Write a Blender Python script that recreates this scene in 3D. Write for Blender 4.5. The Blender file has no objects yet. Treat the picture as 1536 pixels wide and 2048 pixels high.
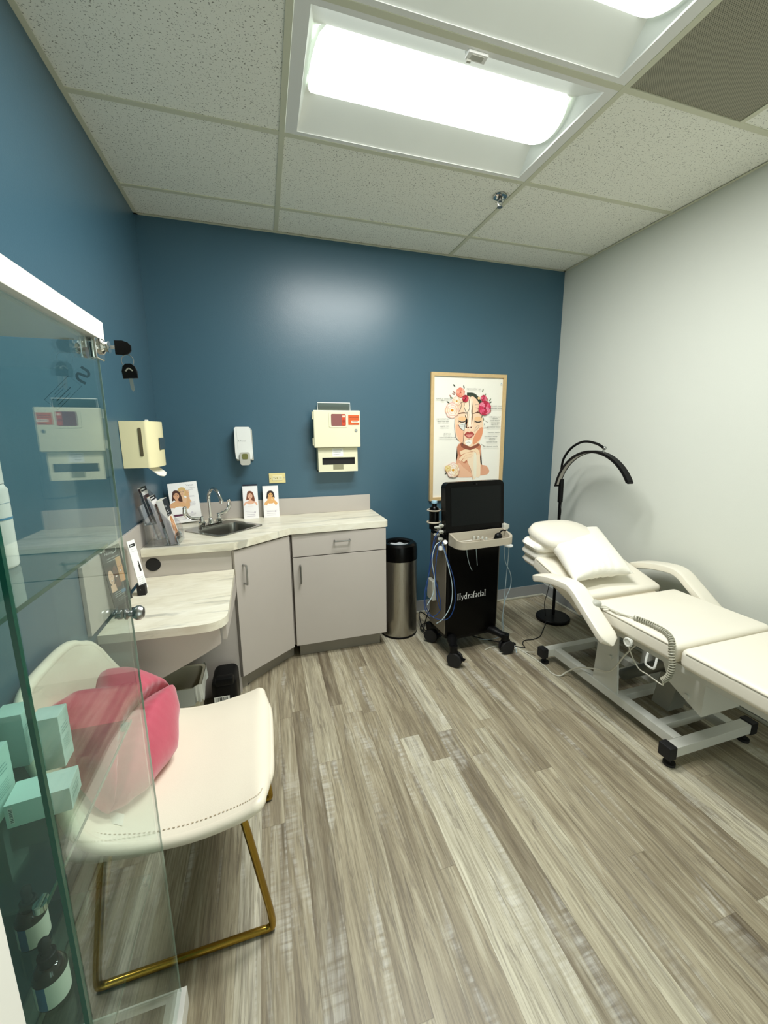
import bpy, bmesh, math, random
from mathutils import Vector, Matrix, Euler
random.seed(7)
S = bpy.context.scene
C = S.collection
PI = math.pi
V = Vector
RX, RH, RF = 3.038, 2.7515, -4.3      # room width, ceiling height, near wall

# ---------------------------------------------------------------- camera, world, light, exposure
cam = bpy.data.cameras.new('camera'); camo = bpy.data.objects.new('camera', cam); C.objects.link(camo)
p_, y_, r_ = -0.183197377, 0.300884894, -0.00461574639
f_ = V((math.sin(y_)*math.cos(p_), math.cos(y_)*math.cos(p_), math.sin(p_)))
rt = V((math.cos(y_), -math.sin(y_), 0)); up = rt.cross(f_)
rt2 = math.cos(r_)*rt+math.sin(r_)*up; up2 = -math.sin(r_)*rt+math.cos(r_)*up
mw = Matrix((rt2, up2, -f_)).transposed().to_4x4(); mw.translation = V((0.648957, -2.950663, 1.487394))
camo.matrix_world = mw
cam.sensor_fit = 'VERTICAL'; cam.sensor_height = 36; cam.lens = 805.165*36/2048
cam.shift_x = -14.109/2048; cam.shift_y = -10.74/2048; cam.clip_start = 0.02
S.camera = camo
W = bpy.data.worlds.new('world'); S.world = W; W.use_nodes = True
W.node_tree.nodes['Background'].inputs[0].default_value = (.8, .9, .85, 1)
W.node_tree.nodes['Background'].inputs[1].default_value = 2.3  # fill light, enters through the doorway added in wall_front
S.view_settings.view_transform = 'Standard'; S.view_settings.look = 'None'; S.view_settings.gamma = 1
S.view_settings.exposure = 0.28
LAMP_STRENGTH = 1.9
LAMP_WATTS = 29.0
try:
    S.cycles.max_bounces = 10; S.cycles.transparent_max_bounces = 24; S.cycles.diffuse_bounces = 6
    S.cycles.sample_clamp_indirect = 6; S.cycles.caustics_reflective = False
except Exception: pass

# ---------------------------------------------------------------- materials
def sr(h):
    if isinstance(h, str):
        h = [int(h[i:i+2], 16)/255 for i in (0, 2, 4)]
    return [c/12.92 if c <= .04045 else ((c+.055)/1.055)**2.4 for c in h]
MATS = {}
def nt(name):
    m = bpy.data.materials.new(name); m.use_nodes = True
    t = m.node_tree; b = t.nodes['Principled BSDF']
    return m, t, b, (lambda k, **kw: mk(t, k, **kw))
def mk(t, k, **kw):
    n = t.nodes.new(k)
    for a, v in kw.items(): setattr(n, a, v)
    return n
def mat(name, col, rough=.5, metal=0., coat=0., bump=0., bscale=200., var=0., vscale=6., spec=.5, emit=0., sheen=0.):
    if name in MATS: return MATS[name]
    m, t, b, N = nt(name); c = sr(col)
    b.inputs['Base Color'].default_value = (*c, 1); b.inputs['Roughness'].default_value = rough
    b.inputs['Metallic'].default_value = metal; b.inputs['Coat Weight'].default_value = coat
    b.inputs['Specular IOR Level'].default_value = spec; b.inputs['Sheen Weight'].default_value = sheen
    if emit:
        b.inputs['Emission Color'].default_value = (*c, 1); b.inputs['Emission Strength'].default_value = emit
    tc = N('ShaderNodeTexCoord'); L = t.links.new
    nz = N('ShaderNodeTexNoise'); nz.inputs['Scale'].default_value = vscale; L(tc.outputs['Object'], nz.inputs['Vector'])
    v = max(var, .03)
    mr = N('ShaderNodeMapRange'); mr.inputs['To Min'].default_value = 1-v; mr.inputs['To Max'].default_value = 1+v
    L(nz.outputs['Fac'], mr.inputs['Value'])
    mx = N('ShaderNodeVectorMath', operation='SCALE'); mx.inputs[0].default_value = c
    L(mr.outputs[0], mx.inputs['Scale']); L(mx.outputs[0], b.inputs['Base Color'])
    if bump:
        n2 = N('ShaderNodeTexNoise'); n2.inputs['Scale'].default_value = bscale; L(tc.outputs['Object'], n2.inputs['Vector'])
        bp = N('ShaderNodeBump'); bp.inputs['Strength'].default_value = bump; bp.inputs['Distance'].default_value = .002
        L(n2.outputs['Fac'], bp.inputs['Height']); L(bp.outputs[0], b.inputs['Normal'])
    MATS[name] = m
    return m
def ramp(t, fac, stops):
    r = mk(t, 'ShaderNodeValToRGB'); e = r.color_ramp.elements
    while len(e) < len(stops): e.new(.5)
    for x, (p, c) in zip(e, stops):
        x.position = p; x.color = (*(sr(c)), 1)
    t.links.new(fac, r.inputs[0]); return r.outputs[0]
def vmul(t, vec, s):
    n = mk(t, 'ShaderNodeVectorMath', operation='MULTIPLY'); t.links.new(vec, n.inputs[0]); n.inputs[1].default_value = s; return n.outputs[0]
def noise(t, vec, scale, detail=4, rough=.6, dist=0):
    n = mk(t, 'ShaderNodeTexNoise'); n.inputs['Scale'].default_value = scale; n.inputs['Detail'].default_value = detail
    n.inputs['Roughness'].default_value = rough; n.inputs['Distortion'].default_value = dist
    t.links.new(vec, n.inputs['Vector']); return n.outputs['Fac']
def mixc(t, fac, a, b, mode='MIX'):
    n = mk(t, 'ShaderNodeMix', data_type='RGBA', blend_type=mode)
    for s, v in ((0, fac), (6, a), (7, b)):
        if isinstance(v, (int, float)): n.inputs[s].default_value = v
        elif isinstance(v, (str, tuple, list)): n.inputs[s].default_value = (*sr(v), 1)
        else: t.links.new(v, n.inputs[s])
    return n.outputs[2]
def math_(t, op, a, b=None, c=None):
    n = mk(t, 'ShaderNodeMath', operation=op)
    for i, v in enumerate((a, b, c)):
        if v is None: continue
        if isinstance(v, (int, float)): n.inputs[i].default_value = v
        else: t.links.new(v, n.inputs[i])
    return n.outputs[0]

def floor_mat():
    m, t, b, N = nt('weathered wood vinyl planks'); L = t.links.new
    tc = N('ShaderNodeTexCoord').outputs['Object']
    sp = N('ShaderNodeSeparateXYZ'); L(tc, sp.inputs[0]); X, Y = sp.outputs[0], sp.outputs[1]
    mm = lambda op, *a: math_(t, op, *a)
    # strips of uneven width running along the room, each with its own length offset
    xw = mm('ADD', mm('ADD', X, mm('MULTIPLY', mm('SINE', mm('MULTIPLY', X, 27.)), .011)), mm('MULTIPLY', mm('SINE', mm('MULTIPLY', X, 11.3)), .016))
    rx = mm('DIVIDE', mm('ADD', xw, .02), .083); row = mm('FLOOR', rx)
    wn = N('ShaderNodeTexWhiteNoise', noise_dimensions='1D'); L(row, wn.inputs['W'])
    ry = mm('ADD', mm('DIVIDE', Y, 1.28), mm('MULTIPLY', wn.outputs['Value'], 7.3)); col = mm('FLOOR', ry)
    cv = N('ShaderNodeCombineXYZ'); L(row, cv.inputs[0]); L(col, cv.inputs[1])
    w2 = N('ShaderNodeTexWhiteNoise', noise_dimensions='2D'); L(cv.outputs[0], w2.inputs['Vector']); r = w2.outputs['Value']
    fx = mm('FRACT', rx); fy = mm('FRACT', ry)
    ex = mm('MINIMUM', fx, mm('SUBTRACT', 1., fx)); ey = mm('MULTIPLY', mm('MINIMUM', fy, mm('SUBTRACT', 1., fy)), 13.)
    seam = mm('LESS_THAN', mm('MINIMUM', ex, ey), .011)
    off = N('ShaderNodeCombineXYZ'); L(mm('MULTIPLY', r, 37.), off.inputs[0]); L(mm('MULTIPLY', r, 91.), off.inputs[1])
    add = N('ShaderNodeVectorMath', operation='ADD'); L(tc, add.inputs[0]); L(off.outputs[0], add.inputs[1]); P = add.outputs[0]
    g1 = noise(t, vmul(t, P, (15, 1.0, 1)), 1, 7, .6, 1.5)
    g2 = noise(t, vmul(t, P, (150, 5, 1)), 1, 5, .7, .5)
    g3 = noise(t, vmul(t, P, (9, 1.1, 1)), 1, 5, .6, 1.2)
    g4 = noise(t, vmul(t, P, (7, 75, 1)), 1, 3, .5)        # saw marks across the plank
    g5 = noise(t, vmul(t, P, (24, 1.6, 1)), 1, 6, .65, 2.6)
    base = ramp(t, g1, [(.28, '4f4637'), (.41, '7d725e'), (.53, 'a39a82'), (.65, 'c5bfa8'), (.78, 'e2dfce')])
    tint = ramp(t, r, [(0, '6c6151'), (.2, '8c826d'), (.5, 'a89e87'), (.8, 'bdb59d'), (.92, 'd6d2bc'), (1, 'e2dfcc')])
    c = mixc(t, .5, base, tint)
    c = mixc(t, .62, c, ramp(t, g2, [(.32, '8d8678'), (.46, 'd8d5cf'), (.60, 'ffffff')]), 'MULTIPLY')
    c = mixc(t, ramp(t, g5, [(.53, '000000'), (.61, 'c0c0c0'), (.69, '303030')]), c, '635b50')
    wash = ramp(t, g3, [(.55, '000000'), (.67, 'a8a8a8')])
    sw = mixc(t, 1, wash, ramp(t, g4, [(.35, '6a6a6a'), (.6, 'ffffff')]), 'MULTIPLY')
    c = mixc(t, sw, c, 'e6e6df')
    kn = ramp(t, noise(t, vmul(t, P, (14, 4.5, 1)), 1, 3, .5, 2.), [(.70, '000000'), (.76, 'bbbbbb')])
    c = mixc(t, kn, c, '5e5445')
    c = mixc(t, mm('MULTIPLY', seam, .45), c, '5f5644')
    L(c, b.inputs['Base Color'])
    b.inputs['Specular IOR Level'].default_value = .4
    L(mm('ADD', mm('MULTIPLY', g2, .25), .3), b.inputs['Roughness'])
    bp = N('ShaderNodeBump'); bp.inputs['Strength'].default_value = .25; bp.inputs['Distance'].default_value = .001
    L(mm('SUBTRACT', g2, seam), bp.inputs['Height']); L(bp.outputs[0], b.inputs['Normal'])
    return m
def ceiling_mat():
    m, t, b, N = nt('fissured acoustic ceiling tile'); L = t.links.new
    tc = N('ShaderNodeTexCoord').outputs['Object']
    g1 = noise(t, tc, 170, 2, .5); g2 = noise(t, tc, 75, 3, .6); g3 = noise(t, tc, 420, 2, .5)
    c = mixc(t, ramp(t, g1, [(.62, '000000'), (.67, 'ffffff')]), 'efefe4', '8f8e82')
    c = mixc(t, ramp(t, g2, [(.66, '000000'), (.70, 'cccccc')]), c, '8f8e84')
    c = mixc(t, ramp(t, g3, [(.3, '000000'), (.7, '3a3a3a')]), c, 'bfbfb4')
    L(c, b.inputs['Base Color']); b.inputs['Roughness'].default_value = .95; b.inputs['Specular IOR Level'].default_value = .1
    bp = N('ShaderNodeBump'); bp.inputs['Strength'].default_value = .4; bp.inputs['Distance'].default_value = .002
    L(g2, bp.inputs['Height']); L(bp.outputs[0], b.inputs['Normal'])
    return m
def wall_mat(name, col, rough, spec=.5):
    m, t, b, N = nt(name); L = t.links.new
    tc = N('ShaderNodeTexCoord').outputs['Object']
    n1 = noise(t, tc, 1.3, 3, .5); n2 = noise(t, tc, 160, 4, .6); n3 = noise(t, tc, 9, 2, .5)
    mr = N('ShaderNodeMapRange'); mr.inputs['To Min'].default_value = .96; mr.inputs['To Max'].default_value = 1.04; L(n1, mr.inputs['Value'])
    mx = N('ShaderNodeVectorMath', operation='SCALE'); mx.inputs[0].default_value = sr(col); L(mr.outputs[0], mx.inputs['Scale'])
    L(mx.outputs[0], b.inputs['Base Color']); b.inputs['Roughness'].default_value = rough; b.inputs['Specular IOR Level'].default_value = spec
    bp = N('ShaderNodeBump'); bp.inputs['Strength'].default_value = .25; bp.inputs['Distance'].default_value = .0012
    L(math_(t, 'ADD', n2, math_(t, 'MULTIPLY', n3, 1.5)), bp.inputs['Height']); L(bp.outputs[0], b.inputs['Normal'])
    return m
def marble_mat():
    m, t, b, N = nt('cream marble laminate with grey veins'); L = t.links.new
    tc = N('ShaderNodeTexCoord').outputs['Object']
    rot = N('ShaderNodeMapping'); rot.inputs['Rotation'].default_value = (0, 0, .7); rot.inputs['Scale'].default_value = (3.2, 11, 6); L(tc, rot.inputs[0])
    a = noise(t, rot.outputs[0], 1, 6, .62, 1.2)
    rot2 = N('ShaderNodeMapping'); rot2.inputs['Rotation'].default_value = (0, 0, .55); rot2.inputs['Scale'].default_value = (2, 15, 6); L(tc, rot2.inputs[0])
    a2 = noise(t, rot2.outputs[0], 1, 5, .6, .5)
    c = ramp(t, a, [(.3, 'cdc6b0'), (.5, 'dfdac6'), (.7, 'ebe8d8')])
    c = mixc(t, ramp(t, a2, [(.58, '000000'), (.66, 'b8b8b8')]), c, '7c7d76')
    L(c, b.inputs['Base Color']); b.inputs['Roughness'].default_value = .35
    return m
def glass_mat(name, tint, k=1.0):
    m = bpy.data.materials.new(name); m.use_nodes = True; t = m.node_tree; t.nodes.clear()
    L = t.links.new
    lw = mk(t, 'ShaderNodeLayerWeight'); lw.inputs[0].default_value = .5
    f = math_(t, 'POWER', lw.outputs['Facing'], 5.); f = math_(t, 'MULTIPLY_ADD', f, .95*k, .042*k)
    tr = mk(t, 'ShaderNodeBsdfTransparent'); tr.inputs[0].default_value = (*tint, 1)
    gl = mk(t, 'ShaderNodeBsdfGlossy'); gl.inputs['Roughness'].default_value = 0.0; gl.inputs[0].default_value = (.95, 1, .98, 1)
    mx = mk(t, 'ShaderNodeMixShader'); L(f, mx.inputs[0]); L(tr.outputs[0], mx.inputs[1]); L(gl.outputs[0], mx.inputs[2])
    o = mk(t, 'ShaderNodeOutputMaterial'); L(mx.outputs[0], o.inputs[0])
    MATS[name] = m; return m
def brushed_mat(name, col, sc=(1, 1, 60), rough=.3):
    m, t, b, N = nt(name); L = t.links.new
    tc = N('ShaderNodeTexCoord').outputs['Object']; g = noise(t, vmul(t, tc, sc), 8, 4, .6)
    b.inputs['Metallic'].default_value = 1; b.inputs['Base Color'].default_value = (*sr(col), 1)
    L(math_(t, 'MULTIPLY_ADD', g, .2, rough-.1), b.inputs['Roughness'])
    return m
def vent_mat():
    m, t, b, N = nt('perforated grey vent sheet'); L = t.links.new
    tc = N('ShaderNodeTexCoord').outputs['Object']
    sp = N('ShaderNodeSeparateXYZ'); L(tc, sp.inputs[0])
    sx = math_(t, 'SINE', math_(t, 'MULTIPLY', sp.outputs[0], 2*PI/.0085)); sy = math_(t, 'SINE', math_(t, 'MULTIPLY', sp.outputs[1], 2*PI/.0085))
    d = math_(t, 'MULTIPLY', sx, sy)
    c = mixc(t, ramp(t, d, [(.2, '000000'), (.5, 'ffffff')]), '9a9784', '4b4839')
    L(c, b.inputs['Base Color']); b.inputs['Roughness'].default_value = .6
    return m

M_FLOOR = floor_mat(); M_CEIL = ceiling_mat(); M_MARBLE = marble_mat(); M_VENT = vent_mat()
M_BLUE = wall_mat('semi-gloss blue wall paint', '3e5e6e', .33); M_WHITEW = wall_mat('off-white wall paint', 'd3d6cd', .5, .3)
M_TBAR = mat('ceiling grid paint', 'cfcfb8', .5); M_FIX = mat('white fixture enamel', 'e6e6e2', .45)
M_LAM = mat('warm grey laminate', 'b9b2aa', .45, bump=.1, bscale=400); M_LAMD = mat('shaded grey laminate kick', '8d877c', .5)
M_BASEB = mat('grey vinyl baseboard', '8f9191', .5); M_QR = mat('pale quarter round', 'b5b5a6', .5)
M_STEEL = brushed_mat('brushed steel', 'a8a49b', (60, 60, 1), .3); M_SINK = mat('sink stainless', '9a9992', .28, 1.)
M_CHROME = mat('chrome', 'd8d8d4', .08, 1.); M_NICK = mat('satin nickel', 'a9aaa8', .3, 1.)
M_GOLD = mat('brushed gold metal', 'a88a3c', .22, 1.)
M_IVORY = mat('ivory plastic', 'e6deb2', .4); M_IVORY2 = mat('pale ivory plastic', 'e2dfc0', .4)
M_WPLAS = mat('white plastic', 'e4e6e2', .35); M_GREYP = mat('light grey plastic', 'b5b5aa', .4)
M_BLACK = mat('black plastic', '060607', .45, spec=.2); M_GBLACK = mat('gloss black', '030303', .25, spec=.14); M_RUB = mat('black rubber', '0b0b0c', .7)
M_DARKH = mat('dark recess', '08080a', .6); M_WHITE = mat('white paint', 'f0efe8', .4)
M_VINYL = mat('cream white vinyl upholstery', 'e6e1d2', .42, bump=.08, bscale=300); M_VINYLS = mat('cream piping', 'cfc8b4', .5)
M_BEDM = mat('white powder coated steel', 'cfd0c8', .35); M_TRAY = mat('warm grey tray plastic', 'aaa291', .4)
M_CLOTH = mat('white cotton', 'efece1', .9, bump=.5, bscale=120); M_CHAIR = mat('cream chair leather', 'e6decb', .42, bump=.08, bscale=350)
M_PINK = mat('pink velvet', 'b8485c', .75, bump=.35, bscale=60, var=.12, vscale=14, sheen=.5)
M_WOODF = mat('pale oak frame', 'c9ad7d', .5, var=.1, vscale=40); M_PAPER = mat('white paper', 'eceade', .6)
M_MINT = mat('mint carton', 'bfe0d8', .5); M_AMBER = mat('dark amber glass', '1c0e08', .08, coat=.6)
M_GLASS = glass_mat('clear glass', (.93, .965, .95)); M_GLASSG = glass_mat('greenish side glass', (.80, .90, .86))
M_GEDGE = mat('green glass edge', '0c4a3a', .1); M_GEDGE2 = mat('pale glass edge', '9fb3a4', .15)
M_ACRY = glass_mat('clear acrylic', (.88, .88, .90), 1.7)
M_BLUEH = mat('blue tubing', '173f7c', .3); M_CLEARH = mat('pale tubing', 'a9bcc4', .3); M_WCORD = mat('white cord', 'c9c7b8', .5); M_BCORD = mat('black cord', '141412', .5)

# ---------------------------------------------------------------- builders
MW = {}
def tag(o, label, cat, group=None):
    o['label'] = label; o['category'] = cat
    if group: o['group'] = group
    return o
def thing(name, label, cat, loc=(0, 0, 0), rotz=0, group=None):
    o = bpy.data.objects.new(name, None); C.objects.link(o); o.empty_display_size = .05
    o.location = loc; o.rotation_euler = (0, 0, rotz)
    MW[o] = Matrix.Translation(loc) @ Matrix.Rotation(rotz, 4, 'Z')
    return tag(o, label, cat, group)
def catmull(pts, n=6):
    pts = [V(p) for p in pts]
    if len(pts) < 3: return pts
    q = [pts[0]*2-pts[1]]+pts+[pts[-1]*2-pts[-2]]; out = []
    for i in range(1, len(q)-2):
        for k in range(n):
            s = k/n; a, b, c, d = q[i-1:i+3]
            out.append(.5*((2*b)+(c-a)*s+(2*a-5*b+4*c-d)*s*s+(3*b-a-3*c+d)*s**3))
    return out+[pts[-1]]
class B:
    def __init__(s): s.bm = bmesh.new(); s.mi = 0
    def _add(s, vs, fs, flip=False):
        bv = [s.bm.verts.new(v) for v in vs]
        for f in fs:
            try: fc = s.bm.faces.new([bv[i] for i in f])
            except ValueError: continue
            fc.material_index = s.mi
        return bv
    def obox(s, c, size, R=None, bev=0, seg=2):
        b2 = bmesh.new(); bmesh.ops.create_cube(b2, size=1)
        for v in b2.verts: v.co = V((v.co.x*size[0], v.co.y*size[1], v.co.z*size[2]))
        if bev: bmesh.ops.bevel(b2, geom=b2.edges[:]+b2.verts[:], offset=min(bev, min(size)*.49), segments=seg, profile=.5, affect='EDGES')
        R = R.to_matrix() if isinstance(R, Euler) else (R or Matrix.Identity(3))
        s._merge(b2, [R @ v.co+V(c) for v in b2.verts]); return s
    def _merge(s, b2, cos):
        b2.verts.index_update(); bv = [s.bm.verts.new(c) for c in cos]
        for f in b2.faces:
            n = s.bm.faces.new([bv[v.index] for v in f.verts]); n.material_index = s.mi
        b2.free()
    def box(s, lo, hi, bev=0, seg=2):
        return s.obox([(a+b)/2 for a, b in zip(lo, hi)], [abs(b-a) for a, b in zip(lo, hi)], None, bev, seg)
    def tube(s, pts, r, n=10, smooth=0, caps=True, flat=None):
        pts = catmull(pts, smooth) if smooth else [V(p) for p in pts]
        m = len(pts); rs = r if isinstance(r, (list, tuple)) else None
        T = [(pts[min(i+1, m-1)]-pts[max(i-1, 0)]).normalized() for i in range(m)]
        a = V((0, 0, 1)) if abs(T[0].z) < .9 else V((1, 0, 0))
        u = T[0].cross(a).normalized(); vs = []
        for i in range(m):
            u = (u-T[i]*u.dot(T[i])).normalized(); w = T[i].cross(u)
            rr = r if rs is None else (rs[0]+(rs[-1]-rs[0])*i/(m-1) if len(rs) == 2 else rs[min(len(rs)-1, int(i*len(rs)/m))])
            for k in range(n):
                an = 2*PI*k/n; vs.append(pts[i]+(u*math.cos(an)+w*math.sin(an)*(flat or 1))*rr)
        fs = [(i*n+k, i*n+(k+1) % n, (i+1)*n+(k+1) % n, (i+1)*n+k) for i in range(m-1) for k in range(n)]
        if caps: fs += [tuple(range(n-1, -1, -1)), tuple(range((m-1)*n, m*n))]
        s._add(vs, fs); return s
    def cyl(s, p0, p1, r0, r1=None, n=24): return s.tube([p0, p1], [r0, r0 if r1 is None else r1], n)
    def lathe(s, prof, c=(0, 0, 0), n=28, R=None, cap=True, sx=1, sy=1):
        c = V(c); R = R or Matrix.Identity(3); vs = []
        for r, z in prof:
            for k in range(n): a = 2*PI*k/n; vs.append(c+R @ V((r*sx*math.cos(a), r*sy*math.sin(a), z)))
        m = len(prof); fs = [(i*n+k, i*n+(k+1) % n, (i+1)*n+(k+1) % n, (i+1)*n+k) for i in range(m-1) for k in range(n)]
        if cap: fs += [tuple(range(n-1, -1, -1)), tuple(range((m-1)*n, m*n))]
        s._add(vs, fs); return s
    def prism(s, poly, d, o=(0, 0, 0), u=(1, 0, 0), v=(0, 1, 0), bev=0):
        o, u, v = V(o), V(u), V(v); n = u.cross(v).normalized()
        b2 = bmesh.new(); m = len(poly)
        a = [b2.verts.new(o+u*p[0]+v*p[1]) for p in poly]; b = [b2.verts.new(x.co+n*d) for x in a]
        b2.faces.new(a[::-1]); b2.faces.new(b)
        for i in range(m): b2.faces.new((a[i], a[(i+1) % m], b[(i+1) % m], b[i]))
        if bev: bmesh.ops.bevel(b2, geom=[e for e in b2.edges if e.calc_face_angle(0) > .5], offset=bev, segments=2, profile=.5, affect='EDGES')
        s._merge(b2, [x.co.copy() for x in b2.verts]); return s
    def grid(s, f, nu, nv, wrap=False):
        vs = [V(f(i/nu, j/nv)) for i in range(nu+1) for j in range(nv+1)]
        fs = [(i*(nv+1)+j, (i+1)*(nv+1)+j, (i+1)*(nv+1)+j+1, i*(nv+1)+j+1) for i in range(nu) for j in range(nv)]
        s._add(vs, fs); return s
    def ball(s, c, r, n=16, R=None):
        r = (r, r, r) if isinstance(r, (int, float)) else r
        b2 = bmesh.new(); bmesh.ops.create_uvsphere(b2, u_segments=n, v_segments=max(8, n//2+2), radius=1)
        R = R or Matrix.Identity(3)
        s._merge(b2, [R @ V((v.co.x*r[0], v.co.y*r[1], v.co.z*r[2]))+V(c) for v in b2.verts]); return s
    def torus(s, c, R_, r, n=24, k=8, ax=(0, 0, 1), a0=0, a1=2*PI):
        ax = V(ax).normalized(); u = ax.orthogonal().normalized(); w = ax.cross(u)
        return s.tube([V(c)+(u*math.cos(a0+(a1-a0)*i/n)+w*math.sin(a0+(a1-a0)*i/n))*R_ for i in range(n+1)], r, k, caps=False)
    def obj(s, name, mats, parent=None, loc=None, sub=0, solid=0, kind=None, angle=38, weld=False):
        if weld or solid: bmesh.ops.remove_doubles(s.bm, verts=s.bm.verts, dist=1e-5)
        M = MW.get(parent) if parent is not None else (Matrix.Translation(loc) if loc is not None else None)
        if M is not None: s.bm.transform(M.inverted())
        bmesh.ops.recalc_face_normals(s.bm, faces=s.bm.faces)
        for f in s.bm.faces: f.smooth = True
        for e in s.bm.edges:
            if len(e.link_faces) != 2 or e.calc_face_angle(0) > math.radians(angle): e.smooth = False
        me = bpy.data.meshes.new(name); s.bm.to_mesh(me); s.bm.free()
        o = bpy.data.objects.new(name, me); C.objects.link(o)
        for m in (mats if isinstance(mats, (list, tuple)) else [mats]): me.materials.append(m)
        if parent is not None: o.parent = parent; MW[o] = MW[parent]
        else:
            if loc is not None: o.location = loc
            MW[o] = M or Matrix.Identity(4)
        if kind: o['kind'] = kind
        if angle <= 40 and not sub:
            md = o.modifiers.new('crisp', 'WEIGHTED_NORMAL'); md.keep_sharp = True
        if solid:
            md = o.modifiers.new('thick', 'SOLIDIFY'); md.thickness = solid; md.offset = 0
        if sub:
            md = o.modifiers.new('smooth', 'SUBSURF'); md.levels = sub; md.render_levels = sub
        return o
def rrect(w, h, r, n=5, cx=0, cy=0):
    out = []
    for (sx, sy, a0) in ((1, -1, -PI/2), (1, 1, 0), (-1, 1, PI/2), (-1, -1, PI)):
        for k in range(n+1):
            a = a0+PI/2*k/n; out.append((cx+sx*(w/2-r)+r*math.cos(a), cy+sy*(h/2-r)+r*math.sin(a)))
    return out
# flat printed artwork lying on a real sheet: each ink is a patch a fraction of a millimetre proud of the one beneath
def ink(col):
    k = 'ink '+col
    return mat(k, col, .5)
class Art:
    def __init__(s, o, u, v, bend=None):
        s.o, s.u, s.v = V(o), V(u).normalized(), V(v).normalized(); s.n = s.u.cross(s.v).normalized()
        s.b = B(); s.mats = []; s.h = .0006
    def _m(s, col):
        if col not in s.mats: s.mats.append(col)
        s.b.mi = s.mats.index(col)
    def P(s, x, y): return s.o+s.u*x+s.v*y+s.n*s.h
    def poly(s, pts, col, smooth=0):
        s._m(col)
        if smooth:
            q = [V((x, y, 0)) for x, y in pts]; q = catmull(q[-2:]+q+q[:2], smooth)
            pts = [(p.x, p.y) for p in q[2*smooth:-smooth][:-1]]
        try:
            f = s.b.bm.faces.new([s.b.bm.verts.new(s.P(*p)) for p in pts]); f.material_index = s.b.mi
            if len(pts) > 4: bmesh.ops.triangulate(s.b.bm, faces=[f])
        except ValueError: pass
        s.h += .00003; return s
    def ell(s, x, y, rx, ry, col, rot=0, n=18):
        c, d = math.cos(rot), math.sin(rot)
        return s.poly([(x+rx*math.cos(a)*c-ry*math.sin(a)*d, y+rx*math.cos(a)*d+ry*math.sin(a)*c) for a in (2*PI*k/n for k in range(n))], col)
    def rect(s, x0, y0, x1, y1, col): return s.poly([(x0, y0), (x1, y0), (x1, y1), (x0, y1)], col)
    def line(s, pts, w, col, smooth=4, taper=False):
        q = [V((x, y, 0)) for x, y in pts]
        if smooth and len(q) > 2: q = catmull(q, smooth)
        s._m(col); n = len(q); A = []; Bq = []
        for i in range(n):
            d = (q[min(i+1, n-1)]-q[max(i-1, 0)]).normalized(); p = V((-d.y, d.x, 0)); ww = w/2*(1-abs(2*i/(n-1)-1)**2*.8 if taper else 1)
            A.append(s.b.bm.verts.new(s.P(*(q[i]+p*ww).xy))); Bq.append(s.b.bm.verts.new(s.P(*(q[i]-p*ww).xy)))
        for i in range(n-1):
            f = s.b.bm.faces.new((A[i], A[i+1], Bq[i+1], Bq[i])); f.material_index = s.b.mi
        s.h += .00003; return s
    def text(s, txt, x, y, size, col, align='LEFT', shear=0, rot=0):
        cu = bpy.data.curves.new('t', 'FONT'); cu.body = txt; cu.size = size; cu.align_x = align; cu.shear = shear; cu.resolution_u = 2
        ob = bpy.data.objects.new('t', cu); C.objects.link(ob)
        me = ob.evaluated_get(bpy.context.evaluated_depsgraph_get()).to_mesh()
        s._m(col); c, d = math.cos(rot), math.sin(rot)
        vs = [s.b.bm.verts.new(s.P(x+v.co.x*c-v.co.y*d, y+v.co.x*d+v.co.y*c)) for v in me.vertices]
        for p in me.polygons:
            try: f = s.b.bm.faces.new([vs[i] for i in p.vertices]); f.material_index = s.b.mi
            except ValueError: pass
        bpy.data.objects.remove(ob); bpy.data.curves.remove(cu); s.h += .00003
        return s
    def lines(s, x, y, w, n, dy, t, col, seed=1):          # rows of small print
        r = random.Random(seed)
        for i in range(n): s.rect(x, y-i*dy-t, x+w*(.7+.3*r.random()), y-i*dy, col)
        return s
    def obj(s, name, parent):
        M = MW[parent]; s.b.bm.transform(M.inverted())
        # face outward
        nn = (M.inverted().to_3x3() @ s.n)
        for f in s.b.bm.faces:
            f.normal_update()
            if f.normal.dot(nn) < 0: f.normal_flip()
        me = bpy.data.meshes.new(name); s.b.bm.to_mesh(me); s.b.bm.free()
        o = bpy.data.objects.new(name, me); C.objects.link(o); o.parent = parent; MW[o] = M
        for c in s.mats: me.materials.append(ink(c))
        return o
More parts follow.
